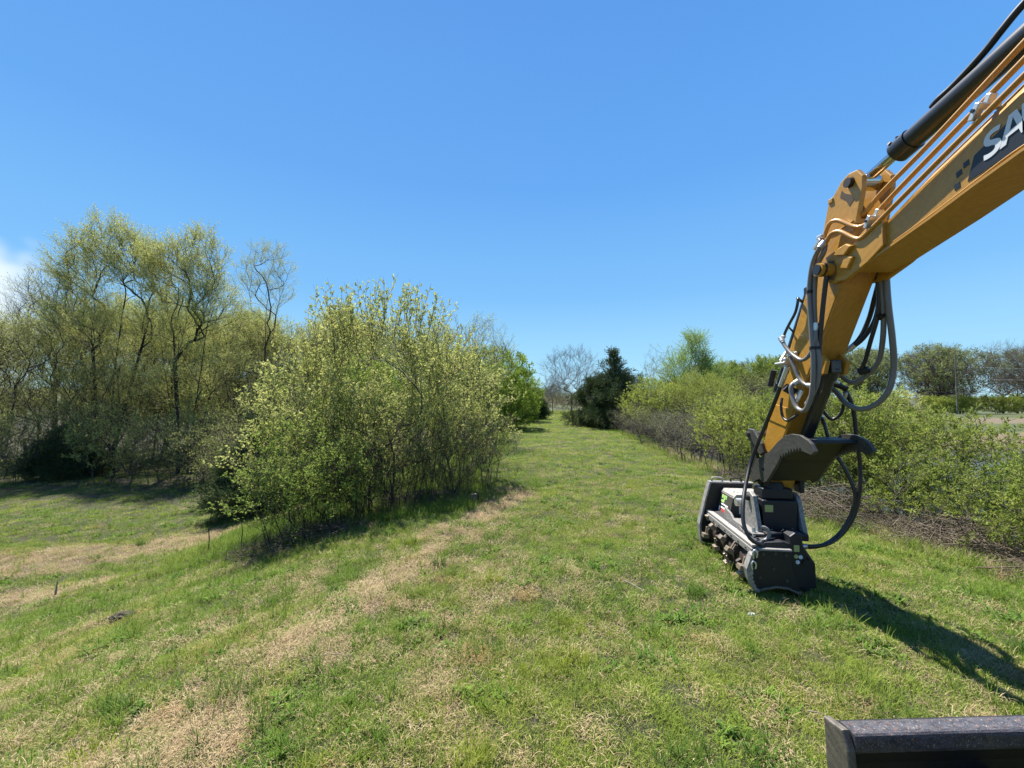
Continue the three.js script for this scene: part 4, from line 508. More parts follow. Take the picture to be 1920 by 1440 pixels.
  part(ex, 'thumb_jaw', slab(jaw, 3.53, 3.565, 0.004, [[-4.80, 1.285, 0.022]]), M.steel);
  part(ex, 'thumb_web', [slab([[-4.74, 1.165], [-4.53, 1.40], [-4.50, 1.44], [-4.30, 1.62], [-4.20, 1.66], [-4.21, 1.68], [-4.32, 1.66], [-4.54, 1.47], [-4.80, 1.20]], 2.992, 3.528, 0.004), slab([[-4.20, 1.655], [-4.15, 1.66], [-4.16, 1.69], [-4.40, 1.70], [-4.44, 1.66]], 2.992, 3.528, 0.006)], M.flat);
  part(ex, 'thumb_cylinder', [rod([XC, 2.36, -4.10], [XC, 1.60, -4.50], 0.062, 0.062, 24), rod([XC, 2.44, -4.06], [XC, 2.32, -4.12], 0.074, 0.074, 24), rbox(XC - 0.055, XC + 0.055, 2.36, 2.50, -4.12, -4.0, 0.02)], M.black);
  part(ex, 'cylinder_rod', [rod([XC, 1.60, -4.50], [XC, 1.50, -4.56], 0.035, 0.035, 20)], M.chrome);
  for (const x of [3.10, 3.30]) part(ex, 'thumb_bracket', slab([[-4.06, 2.56], [-3.98, 2.48], [-4.02, 2.36], [-4.12, 2.34], [-4.2, 2.44]], x, x + 0.04, 0.006), M.yellow);
  // hoses down the near side of the arm
  const grey = [[[2.97, 3.60, -3.80], [2.93, 3.551, -3.80], [2.93, 3.443, -3.89], [2.93, 3.25, -3.945], [2.93, 3.095, -3.955], [2.93, 2.776, -3.94], [2.93, 2.462, -3.93], [2.93, 2.255, -3.945], [2.93, 2.10, -3.985], [2.93, 1.993, -4.071], [2.93, 2.018, -4.169], [2.93, 2.128, -4.236], [2.94, 2.25, -4.26], [3.02, 2.30, -4.27]],
    [[3.0, 3.62, -3.83], [2.97, 3.52, -3.80], [2.96, 3.409, -3.875], [2.965, 3.193, -3.93], [2.97, 2.882, -3.945], [2.97, 2.618, -3.925], [2.975, 2.41, -3.915], [2.97, 2.23, -3.958], [2.975, 2.10, -4.06], [3.03, 2.05, -4.16]],
    [[2.93, 2.78, -4.40], [2.93, 2.668, -4.32], [2.93, 2.553, -4.187], [2.93, 2.503, -4.073], [2.935, 2.547, -3.983], [2.945, 2.66, -3.925], [2.96, 2.85, -3.92]],
    [[3.0, 2.60, -4.33], [2.965, 2.565, -4.301], [2.96, 2.435, -4.233], [2.965, 2.32, -4.175], [2.97, 2.251, -4.086], [2.985, 2.235, -4.0]]];
  grey.forEach((p, k) => crimps(part(ex, 'hydraulic_hose', hose(p, k < 2 ? 0.022 : 0.019, 90, 12), M.greyHose, k === 0 ? 'grey hose looping down the near side of the arm' : undefined), p, k < 2 ? 0.022 : 0.019));
  for (const [p, q] of [[[2.93, 3.18, -3.95], [2.93, 3.15, -3.952]], [[2.975, 2.62, -3.925], [2.975, 2.59, -3.924]], [[2.93, 2.62, -3.936], [2.93, 2.59, -3.934]]]) part(ex, 'hose_tie', rod(p, q, 0.0265, 0.0265, 14), M.flat);
  part(ex, 'hydraulic_hose', hose([[3.02, 3.40, -3.78], [2.99, 3.286, -3.80], [2.985, 3.069, -3.843], [2.99, 2.773, -3.90], [2.99, 2.414, -3.955], [3.0, 2.179, -4.02], [3.05, 2.05, -4.15]], 0.021), M.rubber);
  part(ex, 'hydraulic_hose', hose([[2.97, 2.42, -4.36], [2.955, 2.28, -4.44], [2.95, 2.159, -4.503], [2.95, 1.815, -4.725], [2.90, 1.391, -4.93], [2.76, 1.118, -4.82], [2.635, 0.903, -4.67], [2.585, 0.70, -4.57], [2.625, 0.565, -4.5], [2.735, 0.52, -4.5], [2.83, 0.505, -4.60], [2.90, 0.52, -4.75]], 0.021), M.rubber, 'long black hose hanging from the arm fittings to the mulching head');
  part(ex, 'hydraulic_hose', hose([[3.01, 2.12, -4.52], [2.985, 2.03, -4.50], [2.98, 1.92, -4.47], [2.98, 1.875, -4.40], [2.985, 1.90, -4.34], [3.03, 1.95, -4.30]], 0.014), M.rubber);
  part(ex, 'valve_fitting', [rod([3.01, 2.80, -4.47], [2.93, 2.76, -4.39], 0.024), rod([2.99, 2.55, -4.42], [2.97, 2.40, -4.37], 0.022), rod([2.965, 2.45, -4.35], [2.955, 2.25, -4.455], 0.026), rod([2.97, 2.58, -4.36], [3.06, 2.60, -4.34], 0.024), rbox(2.96, 3.07, 2.46, 2.56, -4.48, -4.38, 0.012), rod([2.95, 2.50, -4.52], [2.95, 2.50, -4.36], 0.016), rod([2.95, 2.53, -4.43], [3.02, 2.62, -4.45], 0.018), rod([3.02, 2.20, -4.22], [2.98, 2.08, -4.26], 0.024)], M.zinc);
  part(ex, 'valve_knob', rod([2.98, 2.44, -4.60], [2.97, 2.26, -4.66], 0.030), M.flat); part(ex, 'valve_cap', rod([2.95, 2.24, -4.38], [3.04, 2.18, -4.36], 0.045), M.flat);
  // hoses on the far side of the arm
  const far = [[M.rubber, 0.021, [[3.36, 3.42, -3.62], [3.443, 3.247, -3.75], [3.476, 3.071, -3.85], [3.50, 2.884, -3.95], [3.47, 2.70, -4.04], [3.40, 2.58, -4.15]]], [M.rubber, 0.019, [[3.35, 3.42, -3.60], [3.42, 3.25, -3.70], [3.46, 3.06, -3.78], [3.49, 2.87, -3.87], [3.455, 2.70, -3.97], [3.40, 2.60, -4.08]]],
    [M.rubber, 0.018, [[3.34, 3.40, -3.66], [3.393, 3.237, -3.72], [3.422, 2.945, -3.75], [3.43, 2.652, -3.86], [3.46, 2.44, -3.98], [3.46, 2.34, -4.06]]], [M.greyHose, 0.022, [[3.36, 3.40, -3.62], [3.41, 3.237, -3.70], [3.44, 2.945, -3.72], [3.475, 2.652, -3.78], [3.515, 2.46, -3.88], [3.506, 2.34, -4.0], [3.456, 2.273, -4.1], [3.41, 2.34, -4.18], [3.35, 2.45, -4.22]]],
    [M.greyHose, 0.025, [[3.36, 3.42, -3.58], [3.422, 3.231, -3.66], [3.438, 2.978, -3.67], [3.493, 2.638, -3.7], [3.541, 2.397, -3.75], [3.525, 2.175, -3.8], [3.485, 2.049, -3.9], [3.43, 2.01, -4.0], [3.40, 2.06, -4.12], [3.42, 2.19, -4.28], [3.38, 2.27, -4.36]]],
    [M.rubber, 0.021, [[3.40, 2.32, -4.30], [3.51, 2.241, -4.3], [3.605, 2.044, -4.3], [3.665, 1.701, -4.33], [3.735, 1.411, -4.38], [3.739, 1.126, -4.4], [3.702, 0.828, -4.45], [3.591, 0.612, -4.5], [3.413, 0.514, -4.5], [3.20, 0.47, -4.58]]],
    [M.rubber, 0.019, [[3.47, 1.97, -4.60], [3.49, 1.85, -4.55], [3.52, 1.66, -4.52], [3.60, 1.465, -4.5], [3.659, 1.287, -4.45], [3.703, 1.093, -4.42], [3.706, 0.95, -4.44], [3.665, 0.77, -4.48], [3.57, 0.60, -4.52], [3.40, 0.49, -4.54], [3.22, 0.45, -4.6]]],
    [M.rubber, 0.017, [[3.38, 2.08, -4.46], [3.44, 1.97, -4.48], [3.504, 1.89, -4.45], [3.553, 1.938, -4.4], [3.562, 2.071, -4.35], [3.52, 2.18, -4.28]]]];
  for (const [m, r, p] of far) crimps(part(ex, 'hydraulic_hose', hose(p, r, 80, 10), m), p, r);
  part(ex, 'hose_clip', [rod([3.50, 2.40, -3.96], [3.46, 2.38, -4.03], 0.036), rod([3.425, 2.90, -3.735], [3.455, 2.86, -3.745], 0.032), rod([3.40, 2.28, -4.32], [3.54, 2.22, -4.28], 0.028)], M.flat);
  // dozer blade
  const yaw = (g) => g.translate(-2.65, 0, 2).rotateY(0.035).translate(2.65, 0, -2);
  const blade = part(ex, 'dozer_blade', [yaw(slab([[-2.07, 0.545], [-1.995, 0.56], [-1.965, 0.50], [-2.00, 0.40], [-2.015, 0.27], [-1.99, 0.12], [-1.95, 0.015], [-1.97, 0.01], [-2.02, 0.11], [-2.05, 0.27], [-2.04, 0.42]], 1.56, 3.78, 0.008))], M.flat, 'scratched black dozer blade');
  for (const x of [1.525, 3.78]) part(blade, 'end_plate', yaw(slab([[-2.085, 0.555], [-1.975, 0.575], [-1.945, 0.50], [-1.93, 0.30], [-1.93, 0.02], [-1.99, 0.005], [-2.07, 0.25]], x, x + 0.038, 0.008, [[-1.985, 0.36, 0.035]])), M.worn);
  const bar = (() => { const R = rngOf(87), st = Array.from({ length: 75 }, (_, k) => 1.565 + k * 2.212 / 74); return loft(st, (x) => { const o = []; for (let q = 0; q < 16; q++) { const t = (q + 0.5) / 16 * 6.2832, cx = Math.sign(Math.cos(t)) * Math.pow(Math.abs(Math.cos(t)), 0.42), cy = Math.sign(Math.sin(t)) * Math.pow(Math.abs(Math.sin(t)), 0.42), dent = 1 - 0.05 * Math.max(0, noiseA(x * 3.1 + q * 0.35, 5)) - 0.02 * R(); o.push([x, 0.5235 + cy * 0.0485 * dent, -1.9975 + cx * 0.0475 * dent]); } return o; }); })();
  const barTex = (() => { // chipped black paint: scraped steel, rust and dried mud where the bar has been knocked
    const W = 512, H = 1024, d = new Uint8Array(W * H * 4), R = rngOf(19);
    for (let y = 0; y < H; y++) for (let x = 0; x < W; x++) { const s = noiseA(x / 60, y / 40) * 0.5 + noiseB(x / 22, y / 9) * 0.35 + noiseC(x / 7, y / 4) * 0.25, v = 62 + 14 * noiseB(x / 90, y / 70) + 8 * (R() - 0.5); let c = [v, v, v + 6]; if (s > 0.55) c = [132, 84, 62]; else if (s > 0.46) c = [108, 92, 78]; const k = noiseC(x / 40 + 9, y / 14) * 0.6 + noiseA(x / 9, y / 5 + 40) * 0.4; if (k > 0.58) c = [168, 160, 146]; d.set([...c.map((q) => clamp(q, 0, 255)), 255], (y * W + x) * 4); }
    for (let k = 0; k < 160; k++) { let x = R() * W, y = R() * H; const an = R() * 6.283, L = 8 + R() * 50; for (let q = 0; q < L; q++) { x += Math.cos(an); y += Math.sin(an); d.set([150, 146, 138, 255], ((((y | 0) + H) % H) * W + ((x | 0) + W) % W) * 4); } }
    const t = new THREE.DataTexture(d, W, H); t.wrapS = t.wrapT = THREE.RepeatWrapping; t.repeat.set(0.6, 1.1); t.magFilter = THREE.LinearFilter; t.colorSpace = THREE.SRGBColorSpace; t.needsUpdate = true; return t;
  })();
  part(blade, 'top_bar', yaw(bar), new THREE.MeshStandardMaterial({ map: barTex, roughness: 0.5, metalness: 0.15 }));
  for (const x of [2.2, 3.1]) part(blade, 'push_arm', rbox(x - 0.07, x + 0.07, 0.22, 0.36, -2.0, -0.6, 0.015), M.flat);
  // undercarriage and deck behind the photographer's right shoulder
  for (const x of [1.78, 3.52]) {
    const tr = []; for (let k = 0; k <= 24; k++) { const a = k / 24 * Math.PI; tr.push([-1.05 - Math.sin(a) * 0.31, 0.335 + Math.cos(a) * 0.315]); } for (let k = 0; k <= 24; k++) { const a = k / 24 * Math.PI; tr.push([1.6 + Math.sin(a) * 0.31, 0.335 - Math.cos(a) * 0.315]); }
    const track = part(ex, 'rubber_track', slab(tr, x - 0.2, x + 0.2, 0.02), M.rubber);
    for (const z of [-1.05, -0.5, 0.05, 0.6, 1.1, 1.6]) part(track, 'track_wheel', rod([x - 0.22, z === -1.05 || z === 1.6 ? 0.335 : 0.2, z], [x + 0.22, z === -1.05 || z === 1.6 ? 0.335 : 0.2, z], z === -1.05 || z === 1.6 ? 0.22 : 0.1), M.flat);
  }
  part(ex, 'track_frame', [rbox(1.95, 3.35, 0.25, 0.6, -0.7, 1.3, 0.05), rod([2.65, 0.55, 0.4], [2.65, 0.78, 0.4], 0.5, 0.5, 32)], M.flat);
  part(ex, 'deck', [rbox(1.75, 3.55, 0.76, 1.05, -0.25, 2.0, 0.08)], M.yellow);
  part(ex, 'engine_cover', [rbox(1.75, 3.55, 1.05, 1.75, 1.15, 2.15, 0.2)], M.yellow);
  part(ex, 'boom_bracket', [slab([[0.2, 0.8], [0.25, 1.3], [0.45, 1.62], [0.62, 1.72], [0.75, 1.6], [0.8, 0.8]], 2.98, 3.04, 0.01), slab([[0.2, 0.8], [0.25, 1.3], [0.45, 1.62], [0.62, 1.72], [0.75, 1.6], [0.8, 0.8]], 3.40, 3.46, 0.01), rod([2.95, 1.58, 0.55], [3.5, 1.58, 0.55], 0.06)], M.yellow);
}

// ---------------------------------------------------------------- the mulching head on the end of the arm
{
  ORIGIN = V(2.98, 0, -5.18);
  const mu = thing('mulching_head', 'black and grey mulching head with toothed drum under the excavator arm', 'mulcher', [3.04, 0, -5.18]);
  mu.rotation.y = -0.13;
  // hood shell: profile in (x, y), running the length of the drum
  part(mu, 'hood', [slabZ([[2.70, 0.50], [2.72, 0.425], [2.79, 0.43], [2.92, 0.475], [3.06, 0.42], [3.12, 0.30], [3.14, 0.06], [3.20, 0.03], [3.24, 0.06], [3.22, 0.42], [3.12, 0.52], [2.98, 0.555], [2.80, 0.54]], -5.92, -4.47, 0.008)], M.navy);
  part(mu, 'front_beam', [rbox(2.655, 2.735, 0.40, 0.475, -5.93, -4.46, 0.01)], M.grey);
  part(mu, 'beam_cap', [rbox(2.665, 2.80, 0.482, 0.512, -5.93, -4.47, 0.008)], M.paleGrey);
  // near end plate, with its wear edge
  const endPts = [[2.70, 0.475], [2.635, 0.42], [2.585, 0.27], [2.60, 0.16], [2.665, 0.045], [2.70, 0.03], [2.76, 0.055], [2.88, 0.085], [3.0, 0.075], [3.08, 0.04], [3.12, 0.03], [3.12, 0.07], [3.075, 0.18], [3.05, 0.30], [3.045, 0.475]];
  part(mu, 'end_plate', slabZ(endPts, -4.47, -4.43, 0.006), M.navy);
  const edge = [[2.70, 0.478], [2.632, 0.42], [2.578, 0.27], [2.594, 0.155], [2.66, 0.035], [2.70, 0.022]], inner = [[2.715, 0.05]]; for (let k = 0; k < 9; k++) { const t = k / 8; inner.push([2.672 - 0.036 * Math.sin(t * 2.2) + (k % 2 ? 0.012 : 0), 0.075 + t * 0.17]); } inner.push([2.655, 0.40], [2.715, 0.465]);
  part(mu, 'wear_edge', slabZ([...edge, ...inner], -4.50, -4.405, 0.005), M.grey);
  part(mu, 'skid_lip', slabZ([[2.66, 0.032], [2.70, 0.02], [2.76, 0.045], [2.88, 0.075], [3.0, 0.066], [3.08, 0.03], [3.135, 0.012], [3.135, 0.05], [3.08, 0.055], [3.0, 0.09], [2.88, 0.10], [2.76, 0.07]], -4.475, -4.415, 0.005), M.worn);
  part(mu, 'plate_flange', [rbox(2.71, 3.045, 0.47, 0.492, -4.50, -4.41, 0.005)], M.grey);
  for (const [x, y] of [[2.66, 0.45], [2.645, 0.33]]) part(mu, 'shackle', [hose([[x - 0.01, y - 0.06, -4.40], [x - 0.02, y, -4.395], [x, y + 0.03, -4.395], [x + 0.025, y, -4.395], [x + 0.02, y - 0.05, -4.40]], 0.009, 24, 8)], M.zinc);
  for (const [x, y] of [[2.76, 0.43], [2.88, 0.44], [2.99, 0.43], [2.72, 0.18], [2.99, 0.16], [2.86, 0.28]]) part(mu, 'plate_bolt', [new THREE.CylinderGeometry(0.014, 0.014, 0.02, 6).rotateX(Math.PI / 2).translate(x, y, -4.424), new THREE.CylinderGeometry(0.019, 0.019, 0.006, 16).rotateX(Math.PI / 2).translate(x, y, -4.43)], M.steel);
  for (let k = 0; k < 7; k++) part(mu, 'beam_bolt', new THREE.CylinderGeometry(0.012, 0.012, 0.016, 6).rotateZ(Math.PI / 2).translate(2.652, 0.437, -5.8 + k * 0.2), M.steel);
  { const q = rngOf(71); for (const [x0, x1, y, z0, z1, n, nm] of [[2.68, 2.79, 0.513, -5.8, -4.5, 16, 'wood_chips'], [2.9, 3.25, 0.60, -5.18, -4.66, 9, 'wood_chips'], [2.92, 3.24, 0.84, -5.85, -5.47, 8, 'wood_chips']]) { const g = []; for (let k = 0; k < n; k++) g.push(new THREE.BoxGeometry(0.008 + 0.02 * q(), 0.004, 0.004 + 0.008 * q()).rotateY(q() * 6.28).translate(lerp(x0, x1, q()), y + 0.002, lerp(z0, z1, q()))); part(mu, nm, g, P([0.45, 0.34, 0.2], 0.9)).userData.kind = 'stuff'; } }
  // drive housing at the near end
  part(mu, 'drive_housing', [slabZ([[3.06, 0.06], [3.05, 0.62], [3.10, 0.66], [3.17, 0.655], [3.185, 0.52], [3.25, 0.42], [3.30, 0.34], [3.305, 0.08]], -4.66, -4.46, 0.015, [[[3.20, 0.45], [3.245, 0.385], [3.255, 0.345], [3.20, 0.375], [3.185, 0.42]]])], M.navy);
  part(mu, 'warning_label', slabZ([[3.085, 0.46], [3.14, 0.46], [3.14, 0.53], [3.085, 0.53]], -4.462, -4.458, 0), M.olive);
  for (const [x, y, m] of [[3.105, 0.41, M.olive], [3.15, 0.405, M.paleBlue], [3.12, 0.35, M.paleBlue]]) part(mu, 'round_label', new THREE.CylinderGeometry(0.021, 0.021, 0.004, 24).rotateX(Math.PI / 2).translate(x, y, -4.459), m);
  part(mu, 'drain_plug', new THREE.CylinderGeometry(0.03, 0.03, 0.02, 20).rotateX(Math.PI / 2).translate(3.195, 0.35, -4.455), M.flat);
  // far end plate with lifting loops
  part(mu, 'end_plate', slabZ([[2.60, 0.05], [2.585, 0.30], [2.66, 0.62], [2.74, 0.90], [3.30, 0.90], [3.30, 0.08], [3.1, 0.03], [2.66, 0.03]], -5.97, -5.92, 0.01), M.flat);
  part(mu, 'end_flange', [slabZ([[2.575, 0.05], [2.56, 0.30], [2.635, 0.62], [2.715, 0.915], [3.31, 0.915], [3.31, 0.895], [2.735, 0.895], [2.66, 0.62], [2.59, 0.30], [2.60, 0.05]], -6.02, -5.90, 0.006)], M.grey);
  for (const [x, m] of [[2.76, M.paleGrey], [3.02, M.flat]]) part(mu, 'lifting_loop', hose([[x, 0.90, -5.95], [x, 0.955, -5.95], [x + 0.01, 0.965, -5.95], [x + 0.13, 0.965, -5.95], [x + 0.14, 0.955, -5.95], [x + 0.14, 0.90, -5.95]], 0.012, 40, 8), m);
  // motor cover with its decals
  const cover = part(mu, 'motor_cover', [loft([-5.86, -5.46], (z) => [[2.80, 0.50, z], [2.86, 0.80, z], [2.90, 0.83, z], [3.26, 0.83, z], [3.28, 0.50, z]])], M.steel);
  part(cover, 'cover_lid', [loft([-5.88, -5.44], (z) => [[2.855, 0.79, z], [2.895, 0.838, z], [3.27, 0.838, z], [3.275, 0.815, z], [2.905, 0.812, z], [2.868, 0.785, z]])], M.paleGrey);
  const sl = (y) => 2.80 + (y - 0.5) * 0.2, q = (y0, y1, z0, z1, m, n) => part(cover, n, loft([z0, z1], (z) => [[sl(y0) - 0.004, y0, z], [sl(y1) - 0.004, y1, z], [sl(y1) + 0.002, y1, z], [sl(y0) + 0.002, y0, z]]), m);
  q(0.505, 0.60, -5.84, -5.49, M.white, 'decal_strip'); q(0.515, 0.585, -5.80, -5.60, M.red, 'decal_strip'); q(0.515, 0.585, -5.585, -5.51, M.red, 'decal_strip');
  for (const [y, z, w, h] of [[0.72, -5.80, 0.05, 0.045], [0.735, -5.735, 0.05, 0.03], [0.70, -5.735, 0.05, 0.03], [0.665, -5.80, 0.10, 0.028], [0.72, -5.67, 0.03, 0.05]]) q(y, y + h, z, z + w, M.green, 'decal_print');
  q(0.632, 0.648, -5.78, -5.56, M.white, 'decal_print');
  part(cover, 'warning_label', slabZ([[2.93, 0.585], [3.11, 0.585], [3.11, 0.70], [2.93, 0.70]], -5.459, -5.455, 0), M.white);
  part(cover, 'label_header', slabZ([[2.935, 0.677], [3.105, 0.677], [3.105, 0.697], [2.935, 0.697]], -5.4555, -5.4525, 0), M.orange);
  part(cover, 'green_label', slabZ([[2.97, 0.725], [3.07, 0.725], [3.07, 0.78], [2.97, 0.78]], -5.459, -5.455, 0), M.green);
  // mounting bracket: upright ears round a dark block
  part(mu, 'mount_block', [rbox(2.92, 3.30, 0.50, 0.93, -5.12, -4.78, 0.02), rbox(2.94, 3.28, 0.93, 1.06, -5.06, -4.82, 0.02), rbox(2.88, 3.33, 0.52, 0.60, -5.2, -4.62, 0.015)], M.navy);
  part(mu, 'mount_cap', [rod([3.11, 1.04, -4.94], [3.11, 1.13, -4.94], 0.13, 0.10, 24), rbox(2.99, 3.06, 1.0, 1.2, -5.02, -4.86, 0.02), rbox(3.375, 3.43, 1.0, 1.2, -5.02, -4.86, 0.02)], M.flat);
  for (const x of [2.84, 3.32]) part(mu, 'mount_ear', slab([[-5.20, 0.52], [-5.12, 0.86], [-5.04, 0.97], [-4.93, 1.0], [-4.84, 0.96], [-4.80, 0.86], [-4.72, 0.60], [-4.70, 0.52]], x, x + 0.05, 0.008, [[-4.94, 0.92, 0.03]]), M.grey);
  part(mu, 'ear_pin', [rod([2.81, 0.92, -4.94], [3.40, 0.92, -4.94], 0.038, 0.038, 6), rod([2.80, 0.92, -4.94], [2.812, 0.92, -4.94], 0.02, 0.02, 16)], M.flat);
  part(mu, 'side_gusset', [slab([[-5.50, 0.50], [-5.50, 0.66], [-5.30, 0.63], [-5.22, 0.58], [-5.02, 0.55], [-4.90, 0.50]], 2.76, 2.785, 0.004), rbox(2.76, 2.95, 0.555, 0.575, -5.28, -4.66, 0.004)], M.grey);
  part(mu, 'info_label', slabZ([[2.945, 0.795], [3.035, 0.795], [3.035, 0.875], [2.945, 0.875]], -4.781, -4.777, 0), M.olive);
  part(mu, 'hose_guide', [new THREE.TorusGeometry(0.075, 0.02, 10, 28, Math.PI * 1.35).rotateZ(-2.3).translate(2.82, 0.60, -4.58)], M.grey);
  part(mu, 'hydraulic_fitting', [rod([2.85, 0.50, -4.74], [2.88, 0.60, -4.74], 0.022), rod([2.79, 0.53, -4.70], [2.79, 0.63, -4.72], 0.02), rod([2.76, 0.52, -4.86], [2.74, 0.60, -4.84], 0.018), rod([3.20, 0.45, -4.62], [3.20, 0.53, -4.70], 0.03), rod([2.79, 0.80, -5.20], [2.93, 0.80, -5.20], 0.05)], M.zinc);
  // drum and its teeth
  const cx = 2.81, cyy = 0.245, drum = part(mu, 'drum', [rod([cx, cyy, -5.90], [cx, cyy, -4.49], 0.15, 0.15, 40), ...Array.from({ length: 5 }, (_, k) => rod([cx, cyy, -5.80 + k * 0.29], [cx, cyy, -5.76 + k * 0.29], 0.175, 0.175, 40))], M.drum);
  const holder = mergeGeometries([rbox(-0.03, 0.03, 0.13, 0.205, -0.05, 0.03, 0.008), rbox(-0.022, 0.022, 0.12, 0.19, 0.02, 0.07, 0.008)].map((g) => g)), tip = mergeGeometries([rbox(-0.042, 0.042, 0.185, 0.262, -0.088, -0.035, 0.006), rbox(-0.012, 0.012, 0.20, 0.225, -0.04, 0.05, 0.004), rbox(-0.03, 0.03, 0.196, 0.212, -0.04, 0.025, 0.004)]);
  for (let k = 0; k < 26; k++) {
    const z = -5.84 + (k % 13) * 0.108 + 0.014 * Math.sin(k * 7.3), a = (k % 13) * 1.12 + (k < 13 ? 0 : Math.PI) + 0.4 + 0.12 * Math.sin(k * 3.7);
    const h = new THREE.Mesh(holder, M.drum); h.name = 'tooth_holder'; h.rotation.set(0, Math.PI / 2, 0); const w = new THREE.Matrix4().makeTranslation(cx, cyy, z).multiply(new THREE.Matrix4().makeRotationZ(a)).multiply(new THREE.Matrix4().makeRotationY(Math.PI / 2));
    h.matrix.copy(w); h.matrix.decompose(h.position, h.quaternion, h.scale); h.castShadow = h.receiveShadow = true; drum.add(h);
    const t = new THREE.Mesh(tip, M.tooth); t.name = 'cutting_tooth'; t.position.copy(h.position); t.quaternion.copy(h.quaternion); t.scale.set(0.85 + 0.3 * Math.abs(Math.sin(k * 5.1)), 0.98 + 0.06 * Math.sin(k * 2.9), 1.1); h.scale.set(1.15, 0.98, 1.25); t.castShadow = t.receiveShadow = true; drum.add(t);
  }
}
// ---------------------------------------------------------------- brush piles, stump, sticks, pole
function sticks(name, label, x, z, n, rx, rz, hgt, seed, mat, len, group) {
  const R = rngOf(seed), g = thing(name, label, 'brush pile', [x, height(x, z), z], group), T = new Tubes();
  for (let k = 0; k < n; k++) {
    const a = R() * 6.283, L = len * (0.4 + R() * 0.9), f = Math.sqrt(R()), bx = Math.cos(a) * rx * f, bz = Math.sin(a) * rz * f, by = height(x + bx, z + bz) - height(x, z) + hgt * R() * (1 - f * 0.7), dir = R() * 6.283, el = R() < 0.25 ? 0.5 + R() * 0.8 : (R() - 0.3) * 0.9;
    const d = V(Math.cos(dir) * Math.cos(el), Math.sin(el), Math.sin(dir) * Math.cos(el)), pts = [], rad = [], r = 0.0028 + R() * R() * 0.010; let p = V(bx, by + 0.02, bz).addScaledVector(d, -L / 2);
    for (let q = 0; q <= 5; q++) { const gy = height(x + p.x, z + p.z) - height(x, z) + 0.01; pts.push(V(p.x, Math.max(p.y, gy), p.z)); rad.push(r * (1 - q * 0.13)); p = p.clone().addScaledVector(d, L / 5); d.x += (R() - 0.5) * 0.25; d.y += (R() - 0.5) * 0.2 - 0.03; d.z += (R() - 0.5) * 0.25; d.normalize(); }
    T.add(pts, rad, 4);
    if (R() < 0.7) { const b = pts[2], e = d.clone().add(V(R() - 0.5, R() * 0.6, R() - 0.5)).normalize(); T.add([b, b.clone().addScaledVector(e, L * 0.2), b.clone().addScaledVector(e, L * 0.38).add(V(0, -0.02, 0))], [r * 0.6, r * 0.45, r * 0.2], 3); }
  }
  const m = new THREE.Mesh(T.build(), mat); m.name = 'dead_sticks'; m.userData.kind = 'stuff'; g.add(m); return shade(g);
}
sticks('brush_pile', 'tangle of dead grey sticks on the bank just behind the hanging hose', 6.2, -7.5, 620, 1.1, 0.8, 0.75, 1, wood(0.33, 0.265, 0.19), 0.7, 'dead brush on the pond bank');
sticks('brush_pile', 'fan of pale dead branches below the large leafy willow bush', 6.7, -6.1, 620, 0.9, 0.8, 0.75, 2, wood(0.38, 0.30, 0.21), 0.75, 'dead brush on the pond bank');
sticks('brush_pile', 'sparse dead twigs and dry stalks at the picture corner above the pond', 6.5, -4.6, 420, 0.7, 0.7, 0.5, 3, wood(0.36, 0.27, 0.18), 0.6, 'dead brush on the pond bank');
sticks('brush_pile', 'dead twigs caught under the low bright green shrub', -3.9, -7.5, 260, 1.3, 0.5, 0.3, 4, wood(0.3, 0.24, 0.18), 0.8);
sticks('brush_pile', 'dead stems along the foot of the tallest shrub', -2.2, -8.9, 240, 1.2, 0.6, 0.35, 5, wood(0.28, 0.23, 0.18), 0.9);
sticks('brush_pile', 'grey fallen brush beside the grey thorny brush of the pond edge', 6.2, -10.6, 260, 0.7, 1.3, 0.4, 6, wood(0.32, 0.27, 0.22), 1.0, 'dead brush on the pond bank');
{ // weathered stump at the corner of the thicket
  const x = -0.78, z = -8.45, g = thing('tree_stump', 'short cut wooden stump at the corner of the thicket', 'stump', [x, height(x, z), z]);
  const R = rngOf(8), pts = []; for (let q = 0; q < 14; q++) { const a = q / 14 * 6.283; pts.push(new THREE.Vector2(Math.cos(a) * (0.062 + R() * 0.014), Math.sin(a) * (0.05 + R() * 0.012))); }
  const geo = new THREE.ExtrudeGeometry(new THREE.Shape(pts), { depth: 0.24, bevelEnabled: true, bevelSize: 0.006, bevelThickness: 0.006, bevelSegments: 1, steps: 3 }).rotateX(-Math.PI / 2).rotateZ(0.05).translate(0, -0.03, 0);
  const a = new THREE.Mesh(geo, wood(0.42, 0.33, 0.22)); a.name = 'stump_wood'; g.add(a);
  const b = new THREE.Mesh(slab([[-0.03, -0.03], [0.03, -0.03], [0.025, 0.25], [-0.02, 0.27]], 0.07, 0.095, 0.004), BARK.dark); b.name = 'bark_slab'; g.add(b); shade(g);
}
function twig(name, label, x, z, pts, r, mat, cat = 'stick', group) { const T = new Tubes(); const P2 = pts.map((p) => V(...p)); T.add(P2, P2.map((_, k) => r * (1 - 0.6 * k / (P2.length - 1))), 6); const m = new THREE.Mesh(T.build(), mat); m.name = numbered(name); m.position.set(x, height(x, z), z); scene.add(tag(shade(m), label, cat, group)); return m; }
twig('dead_weed', 'single thin upright stem standing in the grass before the dark cedar', -6.5, -8.8, [[0, -0.02, 0], [0.02, 0.25, 0], [0.01, 0.5, 0.02], [0.06, 0.85, 0.0], [0.08, 1.0, 0]], 0.012, BARK.dark, 'stem');
twig('dead_weed', 'forked dark weed stem at the front of the low bright green shrub', -5.2, -7.9, [[0, -0.02, 0], [0.0, 0.2, 0], [0.03, 0.4, 0.02], [0.0, 0.55, 0.0]], 0.012, BARK.dark, 'stem');
